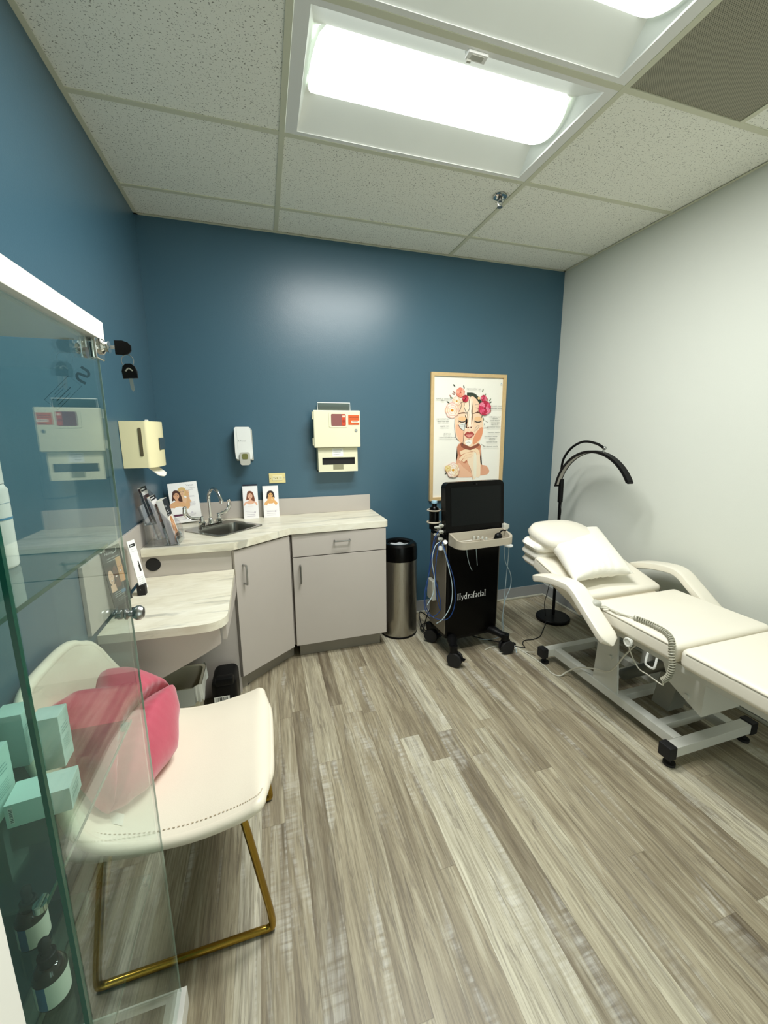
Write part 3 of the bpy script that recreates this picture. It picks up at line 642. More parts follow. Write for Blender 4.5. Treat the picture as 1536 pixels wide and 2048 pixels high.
def flower(x, y, r, cols, core):
    cx, cy = q(x, y)
    for ring, (rr, nn_) in enumerate(((1., 8), (.72, 7), (.45, 6))):
        for k in range(nn_):
            a = 2*PI*k/nn_+ring*.5+rf.random()*.3; c = cols[(k+ring) % len(cols)]
            
            dkc = ''.join('%02x' % int(int(c[j:j+2], 16)*(.93, .80, .80)[j//2]) for j in (0, 2, 4))
            A.ell(cx+math.cos(a)*r*U*rr*.68, cy+math.sin(a)*r*U*rr*.68, r*U*rr*.50, r*U*rr*.38, dkc, a+PI/2, 12); A.ell(cx+math.cos(a)*r*U*rr*.62, cy+math.sin(a)*r*U*rr*.62, r*U*rr*.44, r*U*rr*.31, c, a+PI/2, 12)
    A.ell(cx, cy, r*U*.2, r*U*.18, core)
for lx, ly, ang in ((440, 340, 2.5), (430, 365, 2.9), (385, 400, 2.2), (400, 420, 2.8), (930, 370, 1.1), (965, 440, 1.4), (1010, 440, .9), (1015, 480, .5), (820, 620, 3.3), (880, 700, 4.5), (905, 740, 4.9), (700, 390, 3.6), (350, 490, 2.6), (995, 615, 1.5), (1020, 615, 1.4), (890, 300, 1.2), (590, 255, 1.9), (440, 240, 2.3), (325, 1580, 3.8)):
    A.ell(*q(lx, ly), 24*U, 8*U, rf.choice(['3a4436', '6f7d5e', '5b6a58', 'a56a5c']), ang, 10)
flower(480, 470, 65, ['f3e8cf', 'efe0bd', 'f6efdc'], 'c98f2c'); flower(410, 610, 105, ['f7ecd9', 'f2dfc4', 'f5e3d6'], 'd68a1c')
flower(535, 340, 65, ['ef9a80', 'f0b49a', 'e88a70'], 'b04a3a'); flower(612, 430, 48, ['b8283c', 'd2455a', '9a1c30'], '5a0d18')
flower(900, 420, 45, ['d23c5c', 'e2708a', 'b82848'], '7a1028'); flower(918, 570, 98, ['cf2f58', 'e0587c', 'b81f44', 'ea88a0'], '8a1030')
flower(820, 420, 20, ['e6cf8a', 'efd9a0'], 'a88a30'); flower(425, 1530, 105, ['f5ead0', 'f2e2ba', 'f7f0e0'], 'd89a20'); flower(345, 1500, 45, ['efe2a8', 'e8d890'], 'c9a040')
A.ell(*q(910, 820), 7*U, 9*U, '22201e')
for s_, x, y, al in (('supratrochlear vein', 620, 292, 'LEFT'), ('superficial temporary', 150, 450, 'LEFT'), ('vein', 232, 474, 'LEFT'), ('supraorbital vein', 165, 750, 'LEFT'), ('nasal root vein', 178, 788, 'LEFT'), ('angular vein', 220, 858, 'LEFT'), ('facial vein', 275, 975, 'LEFT'), ('communicatibular vein', 205, 1030, 'LEFT'),
                     ('frontalis muscle', 1195, 545, 'RIGHT'), ('temporalis muscle', 1195, 582, 'RIGHT'), ('orbicularis oculi', 1168, 714, 'RIGHT'), ('muscle', 1120, 736, 'RIGHT'), ('nasalis muscle', 1155, 770, 'RIGHT'), ('levator labii', 1155, 806, 'RIGHT'), ('superioris', 1130, 828, 'RIGHT'), ('zygomaticus muscle', 1168, 872, 'RIGHT'), ('masseter muscle', 1155, 958, 'RIGHT'), ('buccinator muscle', 1120, 1020, 'RIGHT'), ('platysma', 1085, 1058, 'RIGHT'), ('mentalis muscle', 1120, 1108, 'RIGHT'), ('labii inferioris muscle', 1128, 1178, 'RIGHT')):
    A.text(s_, *q(x, y), 29*U, '4a4a48', al, .3)
A.poly(Q((1160, 205), (1178, 175), (1195, 205), (1180, 195)), '9fb4c4')
A.obj('print', t)

# ================================================================ THINGS ON THE COUNTER
def carton(name, label, cat, x0, x1, z0, h, yb, d, tilt, hair, skin, long, cap, group):
    """upright brochure pack leaning back on the backsplash"""
    w = x1-x0; t = thing(name, label, cat, ((x0+x1)/2, yb-d, z0), 0, group)
    R = Euler((-tilt, 0, 0)).to_matrix(); o = V((x0, yb-d, z0)); u = V((1, 0, 0)); v = R @ V((0, 0, 1)); n = u.cross(v)
    b = B(); b.prism([(0, 0), (w, 0), (w, h), (0, h)], -d*.55, o, u, v); b.obj('holder', M_WPLAS, t)
    if cap: B().prism([(.002, h), (w-.002, h), (w-.002, h+.012), (.002, h+.012)], -.012, o-n*.01, u, v).obj('brochure_top', ink('14182a'), t)
    A = Art(o, u, v); A.rect(.001, .001, w-.001, h-.001, 'f4f2f2')
    portrait(A, w*.48, h*.70, h*.095, hair, skin, long, top=None if False else 'f4f2f2')
    if not long:
        for s in (-1, 1): A.line([(w*.5+s*w*.34, h*.40), (w*.5+s*w*.2, h*.50), (w*.5+s*w*.13, h*.64)], h*.06, skin, 3)
    A.rect(0, 0, w, h*.33, 'f4f2f2')
    A.rect(w*.12, h*.22, w*.88, h*.225, 'b9b2bc'); A.lines(w*.2, h*.19, w*.6, 3, .012, .003, 'c6bfca', 5); A.ell(w*.75, h*.19, .006, .006, 'c9c2cc')
    A.obj('cover_print', t); return t
carton('brochure_pack', 'white brochure pack picturing a long-haired brunette, beside the sink', 'brochure', .487, .585, CZ+.0005, .224, -.045, .03, .12, '7a4428', 'e8b598', True, True, 'brochure packs against the backsplash')
carton('brochure_pack', 'white brochure pack picturing a laughing dark-haired woman, under the outlet', 'brochure', .618, .722, CZ+.0005, .22, -.045, .03, .12, '33231e', 'e6b070', False, False, 'brochure packs against the backsplash')
# large counter sign with two women
t = thing('counter_sign', 'white counter sign with two smiling women standing in the corner behind the faucet', 'sign', (.13, -.1, CZ))
o = V((.075, -.115, CZ+.001)); tg = V((.196, -.058, CZ+.001)); u = V((.93, .0, 0)).normalized(); u = V((.985, .12, -.0)).normalized()
lean = Euler((-.20, 0, 0)).to_matrix() @ V((-.085, 0, 1)); v = (lean-u*lean.dot(u)).normalized()
u = V((.99, .10, .07)).normalized(); v = (V((-.17, .20, 1))); v = (v-u*v.dot(u)).normalized()
o = V((.058, -.115, CZ+.004)); w, h = .172, .262
B().prism([(0, 0), (w, 0), (w, h), (0, h)], -.003, o, u, v).obj('board', M_ACRY if False else M_WPLAS, t)
A = Art(o, u, v); A.rect(.001, .001, w-.001, h-.001, 'f7f6f4')
portrait(A, .078, .196, .022, 'd9b878', 'e6bd96', False, top=None); portrait(A, .042, .178, .023, '4a2a1e', 'dfa982', True, top=None)
A.poly([(.008, .13), (.03, .138), (.05, .13), (.075, .132), (.085, .12), (.10, .145), (.10, .19), (.115, .195), (.118, .15), (.112, .10), (.09, .085), (.07, .095), (.04, .09), (.02, .10)], 'e0b080', 3)
A.poly([(.015, .096), (.05, .108), (.085, .096), (.105, .07), (.02, .062)], 'fbfafa', 2)
for k in range(4): A.line([(.103+k*.004, .185), (.1+k*.007, .208+.004*(k == 1))], .004, 'e0b080', 0)
A.text('Venus', .107, .235, .018, '9d9aa5'); A.text('Your confidence', .1, .219, .0085, 'a9a6b0'); A.text('is beautiful', .108, .208, .0085, 'a9a6b0')
A.lines(.108, .17, .05, 2, .006, .0015, 'c3c0c8', 3); A.lines(.112, .13, .045, 5, .006, .0015, 'c3c0c8', 4)
A.rect(.012, .045, .085, .058, '5d2f49'); A.lines(.012, .036, .09, 3, .008, .002, 'c3c0c8', 8); A.lines(.1, .055, .05, 3, .007, .0018, 'c3c0c8', 9)
A.ell(.12, .06, .007, .007, 'd8d4dc'); A.obj('print', t)
# acrylic rack and brochures
hy, hx = -.60, .03
t = thing('brochure_rack', 'clear acrylic tiered brochure rack at the left end of the counter', 'brochure rack', (.10, -.60, CZ))
R_ = Euler((0, .26, 0)).to_matrix()
b = B()
b.box((.022, -.655, CZ), (.175, -.525, CZ+.003))
b.prism([(.04, CZ+.003), (.192, CZ+.003), (.188, .99), (.045, 1.19), (.035, 1.19)], .003, (0, -.522, 0), (1, 0, 0), (0, 0, 1)); b.prism([(.04, CZ+.003), (.192, CZ+.003), (.188, .99), (.045, 1.19), (.035, 1.19)], .003, (0, -.655, 0), (1, 0, 0), (0, 0, 1))
b.obj('side', M_ACRY, t)
for i, (x, z) in enumerate(((.165, CZ+.004), (.115, .945), (.065, 1.025))):
    c = V((x, -.60, z)); R = R_
    def pl(c_, size): return B().obox(c_, size)
    b = B(); b.obox(c+V((0, 0, 0)), (.035, .125, .003)); b.obox(c+V((.017, 0, .028)), (.003, .125, .06), Euler((0, -.22, 0))); b.obox(c+V((-.035, 0, .045)), (.003, .125, .10), Euler((0, -.22, 0)))
    b.obj('pocket', M_ACRY, t)
def leaflet(name, label, base, w, h, th, rx, cols, kind, cap):
    t = thing(name, label, 'brochure', base, 0, 'brochures in the acrylic rack')
    o = V(base); u = V((0, 1, 0)); v = V((-math.sin(rx), 0, math.cos(rx))); n = u.cross(v).normalized()
    B().prism([(-w/2, 0), (w/2, 0), (w/2, h), (-w/2, h)], -th, o, u, v).obj('pages', M_PAPER, t)
    A = Art(o, u, v); A.rect(-w/2, 0, w/2, h, cols[0]); A.rect(-w/2, h-.022, w/2, h, '101114')
    A.rect(-w/2+.008, h-.014, w/2-.03, h-.008, 'e8e8e8')
    if kind == 0: A.rect(-w/2, .02, w/2, h*.78, cols[1]); portrait(A, 0, h*.62, .02, '2a1714', 'c98a70', True, top=None)
    if kind == 1: portrait(A, 0, h*.66, .02, '5a2a20', 'e0a890', True, top=None); A.lines(-w/2+.01, h*.3, w*.7, 4, .012, .003, 'c0b8b8', 2)
    if kind == 2: A.rect(-w/2, h*.62, w/2, h, '121820'); A.text('Bela', -w/2+.012, h*.82, .016, 'cfd4d8'); A.lines(-w/2+.014, h*.75, .04, 3, .012, .0025, 'cfd4d8', 2); portrait(A, 0, h*.42, .028, 'c98a50', 'e6b088', True, top=None); A.rect(-w/2, 0, w/2, h*.12, '5a5a58')
    A.obj('cover', t)
    # the thick edge toward the room shows a fanned dark or white spine
    Bq = B(); Bq.prism([(-th*.9, .004), (-.001, .004), (-.001, h-.004), (-th*.9, h-.004)], .0012, o-u*(w/2+.0012), n, v); Bq.obj('fanned_edge', ink(cols[2]), t)
leaflet('brochure', 'dark brochure with a brunette in the topmost rack pocket', (.078, -.60, 1.03), .10, .19, .012, .22, ('eceaea', '4a2228', '2b1a1c'), 0, 1)
leaflet('brochure', 'white brochure with a red-haired woman in the middle rack pocket', (.128, -.60, .948), .10, .225, .014, .24, ('f1efee', 'f1efee', 'd8d6d6'), 1, 1)
leaflet('brochure', 'thick black-topped brochure stack in the lowest rack pocket', (.178, -.60, .911), .10, .243, .03, .20, ('efe6dd', 'e8b890', 'dddbd8'), 2, 1)
# two leaflets standing on the desk
t = thing('desk_leaflet', 'black standing leaflet with three smiling faces on the desk', 'leaflet', (.05, -1.05, .75))
u = V((.46, .85, .10)).normalized(); v = V((-.09, -.10, 1)); v = (v-u*v.dot(u)).normalized(); o = V((.037, -1.17, .795)); w, h = .088, .245
B().prism([(0, 0), (w, 0), (w, h), (0, h)], -.004, o, u, v).obj('card', M_GBLACK, t); B().box((.03, -1.17, .7505), (.09, -1.08, .757), .002).box((.04, -1.155, .755), (.065, -1.10, .80), .002).obj('foot', M_DARKH, t)
A = Art(o, u, v); A.rect(0, 0, w, h, '2b2d2c'); A.text('Nova', .014, h-.026, .017, 'c9ccca'); A.line([(.05, h-.028), (.066, h-.022), (.07, h-.01)], .003, 'c9ccca')
A.lines(.018, h-.042, .055, 2, .010, .002, 'b9bcba', 2)
for i, (fx, fy, c, hc) in enumerate(((.018, .125, 'e8bfa4', '3a2a24'), (.041, .135, '6a4436', '1c1412'), (.066, .150, 'd8a070', 'caa070'))):
    A.rect(fx-.012, fy-.052, fx+.012, fy+.046, hc); A.ell(fx, fy, .0115, .032, c); A.rect(fx-.012, fy-.06, fx+.012, fy-.03, c)
    A.ell(fx-.004, fy+.006, .0022, .0015, '2a1a14'); A.ell(fx+.004, fy+.006, .0022, .0015, '2a1a14'); A.ell(fx, fy-.013, .0055, .0028, 'f2eae4'); A.line([(fx-.006, fy-.012), (fx, fy-.017), (fx+.006, fy-.012)], .0012, '9a4a40')
A.lines(.012, .058, .05, 3, .008, .002, 'b9bcba', 7); A.rect(.045, .045, .066, .06, '4f7c9a'); A.lines(.02, .03, .05, 2, .008, .0018, '8a8c8a', 8); A.obj('print', t)
t = thing('desk_card', 'white standing card with a dropper bottle picture on the desk', 'card', (.075, -.97, .75))
u = V((.5, .85, .05)).normalized(); v = V((-.17, -.02, 1)); v = (v-u*v.dot(u)).normalized(); o = V((.066, -.935, .775)); w, h = .040, .235
B().prism([(0, 0), (w, 0), (w, h), (0, h)], -.004, o, u, v).obj('card', M_WPLAS, t); B().box((.05, -.935, .7505), (.085, -.905, .80), .002).obj('stand', M_DARKH, t)
A = Art(o, u, v); A.rect(0, 0, w, h, 'f3f4f1'); A.rect(.006, h-.03, w-.004, h-.016, '16181a'); A.rect(.010, h-.025, w-.012, h-.021, 'cfd0d0')
A.rect(.024, .085, .034, .115, '15120f'); A.rect(.0265, .115, .0315, .128, '15120f'); A.ell(.029, .13, .003, .006, '15120f')
A.lines(.008, h-.04, .028, 2, .01, .0015, 'b5b7b8', 3); A.lines(.008, .06, .026, 4, .009, .0015, 'a5a7a8', 5); A.rect(.022, .02, .036, .05, 'e4e6e4'); A.obj('print', t)

# ================================================================ BIN AND UNDER-DESK THINGS
t = thing('trash_bin', 'tall brushed steel round trash bin with a black open lid', 'trash bin', (1.543, -.25, 0))
c = (1.543, -.25, 0)
B().lathe([(.134, .012), (.135, .02), (.135, .585)], c, 48).obj('body', M_STEEL, t)
B().lathe([(.130, 0), (.137, .002), (.137, .014), (.133, .016)], c, 48).obj('base_ring', M_BLACK, t)
B().lathe([(.137, .582), (.138, .60), (.137, .655), (.131, .688), (.115, .702), (.095, .703), (.082, .694), (.078, .67), (.077, .60), (.09, .59), (.12, .584)], c, 48, cap=False).obj('lid', M_GBLACK, t)
b = B(); n = 40; rr = random.Random(5)
def liner(u, v): a = 2*PI*u; return (c[0]+(.076-.012*v)*math.cos(a)+.002*math.sin(9*a), c[1]+(.076-.012*v)*math.sin(a), .672-.07*v+.004*math.sin(7*a))
b.grid(liner, n, 4); b.obj('bin_liner', mat('translucent bin liner', 'c9cfd2', .4), t)
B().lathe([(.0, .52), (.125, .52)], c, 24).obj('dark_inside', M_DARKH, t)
t = thing('waste_bin', 'cream plastic waste bin under the desk with a bag over its rim', 'waste bin', (.17, -.93, 0))
def wb(z, k): return [(.155+x*k, -.93+y*k, z) for x, y in rrect(.26, .20, .03)]
b = B(); n = 24; R0 = [wb(0.001, .82), wb(.29, 1), wb(.30, 1.05), wb(.305, 1.05), wb(.30, .96), wb(.02, .78)]
b._add([p for r in R0 for p in r], [(i*n+k, i*n+(k+1) % n, (i+1)*n+(k+1) % n, (i+1)*n+k) for i in range(5) for k in range(n)]+[tuple(range(5*n, 6*n)), tuple(range(n))])
b.obj('tub', mat('cream bin plastic', 'c9c4ae', .5), t)
def bagf(u, v):
    i = u*24; k = int(i) % 24; f = i-int(i); p = V(wb(.307, 1.07)[k]).lerp(V(wb(.307, 1.07)[(k+1) % 24]), f)
    return p+V((0, 0, -.085*v+.008*math.sin(u*50)*v+.006*math.sin(u*23)))+V((p.x-.155, p.y+.93, 0))*(.04*math.sin(u*70)*v)
B().grid(bagf, 96, 4).obj('bag_rim', mat('thin white bag', 'd9dcd4', .45), t)
t = thing('black_case', 'black rounded case with a white barcode sticker on the floor under the desk', 'case', (.37, -.82, 0))
B().box((.312, -.90, .001), (.438, -.705, .225), .035, 4).obj('body', M_BLACK, t)
B().box((.335, -.906, .20), (.425, -.86, .245), .012).obj('lid_grip', M_BLACK, t)
A = Art((.325, -.9015, .10), (1, 0, 0), (0, 0, 1)); A.rect(0, 0, .075, .045, 'e4e6e2')
rr = random.Random(2); x = .006
while x < .066: w_ = rr.choice([.0015, .0025, .004]); A.rect(x, .014, x+w_, .04, '202222'); x += w_+.0025
A.rect(.006, .005, .05, .009, '55585a'); A.obj('barcode_sticker', t)

# ================================================================ HYDRAFACIAL CART
TH = math.radians(4)
t = thing('facial_machine', 'black wheeled facial treatment machine with a touchscreen and grey tray', 'facial machine', (1.915, -.55, 0), TH)
MT = MW[t]
def lo(x, y, z): return MT @ V((x, y, z))
def LB(name, m, b, par=None):
    b.bm.transform(MT); return b.obj(name, m, par or t)
BX, BF, BK = .203, -.135, .115
b = B(); b.prism(rrect(BX*2, BK-BF, .02, cx=0, cy=(BK+BF)/2), .70, (0, 0, .135), bev=.004); LB('body', M_GBLACK, b)
for s_ in (-1, 1):
    b = B(); b.box((s_*BX-.004, BF+.012, .16), (s_*BX+.004, BK-.02, .81), .002); LB('side_trim', mat('grey brown side trim', '6e675a', .45), b)
# base with four legs and casters
b = B(); b.box((-.17, -.12, .10), (.17, .10, .15), .015); LB('base', M_BLACK, b)
for sx, sy in ((-1, -1), (1, -1), (-1, 1), (1, 1)):
    tx, ty = sx*.20, (-.235 if sy < 0 else .10)
    b = B(); b.tube([lo(sx*.12, sy*.06, .13), lo(sx*.16, ty*.6, .135), lo(tx, ty, .122)], [.036, .034, .028], 12, 4, flat=.8); b.cyl(lo(tx, ty, .098), lo(tx, ty, .14), .027, n=16); b.obj('leg', M_BLACK, t)
    an = (.75 if (sx, sy) == (-1, -1) else 1.55 if sx > 0 else .9)
    d = V((math.cos(an-PI/2), math.sin(an-PI/2), 0)); ax = V((-d.y, d.x, 0)); wc = lo(tx, ty, .049)+d*.012
    cs = B(); cs.box(wc+V((-.018, -.018, .030)), wc+V((.018, .018, .058)), .006); cs.obox(wc+ax*0+d*.045+V((0, 0, .01)), (.045, .03, .008), Euler((0, 0, math.atan2(d.y, d.x))), .003)
    k = cs.obj('caster', M_BLACK, t)
    for s in (-1, 1):
        q = wc+ax*s*.018
        bb = B(); bb.lathe([(.0, -.010), (.036, -.010), (.046, -.009), (.0485, -.004), (.0485, .004), (.046, .009), (.036, .010), (.0, .008)], q, 28, ax.to_track_quat('Z', 'Y').to_matrix()); bb.obj('wheel', M_RUB, k)
# screen
b = B(); Rs = Euler((-.06, 0, 0)).to_matrix(); b2_ = rrect(.436, .345, .035, 6)
b.prism(b2_, -.055, (0, -.128, 1.005), (1, 0, 0), Rs @ V((0, 0, 1)), bev=.006); LB('monitor', M_GBLACK, b)
b = B(); b.prism(rrect(.372, .245, .004), .0012, (.006, -.1282, 1.02), (1, 0, 0), Rs @ V((0, 0, 1))); LB('screen', mat('dark screen glass', '050809', .15, spec=.2), b)
b = B(); b.cyl((0, -.1292+.004-.01, 1.16), (0, -.1315, 1.16), .004, n=12); LB('camera_lens', M_DARKH, b)
b = B(); b.box((-.07, -.11, .80), (.07, -.04, .90), .01); LB('monitor_neck', M_BLACK, b)
# tray
ty0, ty1 = -.285, -.15
b = B()
pl = [(-.205, ty1)]+[(-.205+.055-.055*math.cos(a), ty0+.055-.055*math.sin(a)) for a in (0, .3, .6, .9, 1.2, 1.57)]+[(.205-.055+.055*math.sin(a), ty0+.055-.055*math.cos(a)) for a in (0, .3, .6, .9, 1.2, 1.57)]+[(.205, ty1)]
n = len(pl); def_top = lambda y: .828+(y-ty0)*.24
def inset(p, d): x, y = p; return (x*(1-d/.205), y+(d if y < -.22 else -d*.8))
vs = [(x, y, .784) for x, y in pl]+[(x, y, def_top(y)) for x, y in pl]+[(*inset(p, .012), def_top(p[1])) for p in pl]+[(*inset(p, .016), .80) for p in pl]
b._add(vs, [(i*n+k, i*n+(k+1) % n, (i+1)*n+(k+1) % n, (i+1)*n+k) for i in range(3) for k in range(n)]+[tuple(range(n))[::-1], tuple(range(3*n, 4*n))])
TR = LB('tray', M_TRAY, b)
b = B(); b.box((-.012, -.262, .80), (-.004, -.165, .822), .002).box((-.185, -.215, .80), (-.012, -.208, .818), .002).box((.01, -.20, .80), (.185, -.192, .812), .002); LB('divider', M_TRAY, b, TR)
for k, (x, y) in enumerate(((-.03, -.17), (-.012, -.19), (.006, -.21), (.022, -.228))):
    b = B(); b.lathe([(.009, .80), (.009, .825), (.006, .832), (.0, .833)], (x, y, 0), 12); LB('fitting', M_GREYP, b, TR)
b = B(); b.box((-.165, -.25, .801), (-.06, -.222, .808), .003).box((-.17, -.20, .802), (-.05, -.175, .81), .003); LB('white_pad', M_WPLAS, b, TR)
b = B(); b.ball(lo(.115, -.225, .828), (.026, .022, .024), 14).cyl(lo(.095, -.235, .803), lo(.095, -.235, .825), .018).tube([lo(.12, -.22, .84), lo(.16, -.20, .856), lo(.20, -.19, .85)], .005, 8, 4); b.obj('handpiece_rest', M_BLACK, t)
# side bottle holders and hoses
for z_, r_ in ((.905, .006), (.985, .005)): B().torus(lo(-BX-.03, .0, z_), .042, r_, 24, 8).obj('bottle_ring', M_TRAY, t)
b = B(); b.lathe([(.032, .86), (.033, .98), (.028, 1.0), (.016, 1.01), (.016, 1.035)], lo(-BX-.028, .0, 0), 18); b.obj('solution_bottle', M_GBLACK, t)
B().lathe([(.019, 1.032), (.019, 1.038), (.0185, 1.042), (.019, 1.046), (.0, 1.047)], lo(-BX-.028, 0, 0), 18).obj('bottle_cap', mat('pale blue cap', '8fb5c6', .35), t)
b = B()
for i, (y, z) in enumerate(((-.10, .90), (-.06, .88), (-.10, .86), (-.05, .83), (-.09, .81))):
    b.cyl(lo(-BX-.02, y, z), lo(-BX-.045-.012*(i % 2), y-.012, z+.008), .011, .008, 12); b.ball(lo(-BX-.03, y, z), .012, 10)
b.obj('connector', M_GREYP, t)
B().cyl(lo(-BX-.03, -.10, .745), lo(-BX-.03, -.10, .765), .017, n=16).cyl(lo(-BX-.012, -.115, .79), lo(-BX-.012, -.13, .80), .014).obj('white_clip', M_WPLAS, t)
def hose(name, m, pts, r=.0028): return B().tube(pts, r, 8, 6).obj(name, m, t)
Lx = -BX-.03
hose('blue_hose', M_BLUEH, [lo(Lx, -.08, .87), lo(Lx-.04, -.08, .80), lo(Lx-.05, -.06, .62), lo(Lx-.09, -.06, .45), lo(Lx-.085, -.06, .33), lo(Lx-.03, -.06, .27), lo(Lx+.02, -.08, .33), lo(Lx+.0, -.07, .47), lo(Lx-.04, -.06, .62), lo(Lx-.015, -.06, .76)])
hose('blue_hose', M_BLUEH, [lo(Lx, -.06, .84), lo(Lx-.035, -.04, .70), lo(Lx-.06, -.04, .5), lo(Lx-.075, -.04, .36), lo(Lx-.02, -.05, .26), lo(Lx+.035, -.145, .28), lo(Lx+.075, -.165, .38), lo(Lx+.065, -.165, .55), lo(Lx+.02, -.15, .70), lo(Lx, -.12, .80)])
hose('blue_hose', M_BLUEH, [lo(Lx-.01, -.10, .80), lo(Lx-.03, -.1, .68), lo(Lx-.035, -.1, .55), lo(Lx-.02, -.1, .42), lo(Lx+.0, -.1, .34)])
hose('pale_hose', M_CLEARH, [lo(Lx, -.10, .80), lo(Lx-.04, -.10, .77), lo(Lx-.06, -.10, .68), lo(Lx-.04, -.10, .55), lo(Lx-.05, -.10, .45), lo(Lx-.09, -.10, .38)])
hose('pale_hose', M_CLEARH, [lo(Lx+.01, -.10, .78), lo(Lx+.03, -.155, .64), lo(Lx+.055, -.165, .50), lo(Lx+.045, -.165, .38), lo(Lx+.0, -.15, .29), lo(Lx-.03, -.12, .25)])
hose('pale_hose', M_CLEARH, [lo(-.07, -.145, .775), lo(-.06, -.142, .70), lo(-.04, -.142, .63), lo(-.02, -.142, .59)], .0022)
hose('pale_hose', M_CLEARH, [lo(0, -.145, .775), lo(.01, -.142, .70), lo(.02, -.142, .62)], .0022)
Rx_ = BX+.02
b = B(); b.box(lo(Rx_-.02, -.16, .845), lo(Rx_+.02, -.11, .885), .006).cyl(lo(Rx_+.004, -.14, .80), lo(Rx_+.004, -.14, .86), .011, n=12).cyl(lo(Rx_+.03, -.14, .85), lo(Rx_+.03, -.14, .875), .008, n=12); b.obj('handpiece_holder', M_GREYP, t)
hose('pale_hose', M_CLEARH, [lo(Rx_, -.14, .80), lo(Rx_+.005, -.14, .72), lo(Rx_+.02, -.14, .62), lo(Rx_+.07, -.14, .52), lo(Rx_+.075, -.14, .43), lo(Rx_+.035, -.14, .33), lo(Rx_+.025, -.13, .18), lo(Rx_+.03, -.12, .06), lo(Rx_-.03, -.05, .006), lo(Rx_-.08, -.02, .006)])
hose('pale_hose', M_CLEARH, [lo(Rx_+.035, -.14, .79), lo(Rx_+.045, -.14, .68), lo(Rx_+.035, -.14, .5), lo(Rx_+.028, -.14, .35), lo(Rx_+.04, -.12, .18), lo(Rx_+.07, -.12, .04), lo(Rx_+.09, -.2, .005), lo(Rx_+.05, -.27, .005)])
B().lathe([(.0, .722), (.028, .722), (.03, .727), (.028, .732), (.0, .733)], lo(Rx_+.042, -.14, 0), 20).obj('white_filter_disc', M_WPLAS, t)
B().box(lo(-BX-.045, -.02, .36), lo(-BX-.006, .07, .50), .008).obj('side_pocket', M_GREYP, t)
# logo: high-contrast serif letters drawn as strokes
A = Art(lo(-.122, BF-.0004, .395), MT.to_3x3() @ V((1, 0, 0)), (0, 0, 1)); wc_ = 'dcdcdc'; X = [0.]; kx = 1.1
def st(x, y0, y1, w=.0062, ser=(1, 1)):
    A.rect(X[0]+x-w/2, y0, X[0]+x+w/2, y1, wc_)
    for yy, k in ((y0, ser[0]), (y1-.0013, ser[1])):
        if k: A.rect(X[0]+x-.0062, yy, X[0]+x+.0062, yy+.0013, wc_)
def cv(pts, w=.0022): A.line([(X[0]+x, y) for x, y in pts], w, wc_, 4)
st(.006, 0, .044); st(.021, 0, .044, .0052); X[0] += .031
cv([(.002, .026), (.010, .002)], .006); cv([(.018, .026), (.009, -.004), (.002, -.010)], .0018); A.rect(X[0]-.001, .0255, X[0]+.007, .027, wc_); A.rect(X[0]+.014, .0255, X[0]+.021, .027, wc_); X[0] += .023
cv([(.013, .024), (.006, .026), (.002, .014), (.006, .002), (.013, .004)], .0038); st(.016, 0, .043, .005, (1, 1)); X[0] += .026
st(.005, 0, .027, .0055, (1, 1)); cv([(.008, .018), (.012, .025), (.017, .023)], .003); X[0] += .020
def la(): cv([(.002, .022), (.008, .027), (.0125, .023), (.0125, .014)], .0025); st(.013, 0, .022, .0052, (0, 0)); cv([(.012, .015), (.003, .009), (.005, .002), (.012, .004)], .0028); X[0] += .020
la(); st(.006, 0, .037, .0052, (1, 0)); cv([(.006, .036), (.010, .044), (.016, .041)], .0028); A.rect(X[0], .0255, X[0]+.014, .027, wc_); X[0] += .017
la(); cv([(.014, .022), (.008, .027), (.003, .014), (.008, .001), (.014, .005)], .0036); X[0] += .018
st(.005, 0, .027, .0055); A.ell(X[0]+.005, .036, .0033, .0033, wc_); X[0] += .013
la(); st(.006, 0, .044, .0055)
A.obj('logo', t)
tag(B().tube([(1.828, -.36, .30), (1.780, -.28, .14), (1.748, -.26, .012), (1.716, -.34, .008), (1.764, -.46, .008), (1.828, -.36, .012), (1.796, -.22, .06), (1.732, -.20, .10), (1.712, -.30, .04), (1.740, -.42, .014), (1.812, -.44, .012), (1.868, -.34, .012), (1.828, -.24, .012), (1.748, -.24, .018), (1.700, -.31, .018), (1.724, -.42, .018), (1.796, -.47, .02)], .0045, 8, 6).obj('power_cable', M_BCORD, loc=(1.72, -.33, .01)), 'looped black power cable on the floor behind the machine', 'cable')

# ================================================================ HALF-MOON LAMP
t = thing('floor_lamp', 'black half-moon floor lamp with a round base behind the treatment bed', 'floor lamp', (2.80, -.44, 0))
B().lathe([(.0, 0), (.128, 0), (.13, .004), (.13, .02), (.124, .026), (.0, .028)], (2.79, -.44, 0), 48).obj('base', M_BLACK, t)
B().cyl((2.81, -.42, .02), (2.805, -.41, .98), .0115, n=14).cyl((2.805, -.41, .95), (2.803, -.41, 1.13), .019, n=16).obj('pole', M_BLACK, t)
B().tube([(2.803, -.41, 1.10), (2.80, -.405, 1.20), (2.80, -.425, 1.29), (2.80, -.50, 1.37), (2.79, -.62, 1.415), (2.785, -.74, 1.405), (2.78, -.82, 1.375)], .0085, 12, 6).obj('gooseneck', M_BLACK, t)
B().cyl((2.78, -.815, 1.383), (2.78, -.81, 1.345), .0065, n=12).ball((2.78, -.822, 1.378), .012, 12).obj('swivel', M_NICK, t)
ac, ar = V((2.78, -.735, 1.005)), .345
def arcpt(a, r): return ac+V((0, -math.sin(a)*r, math.cos(a)*r))
a0, a1, n = -1.36, 1.05, 40
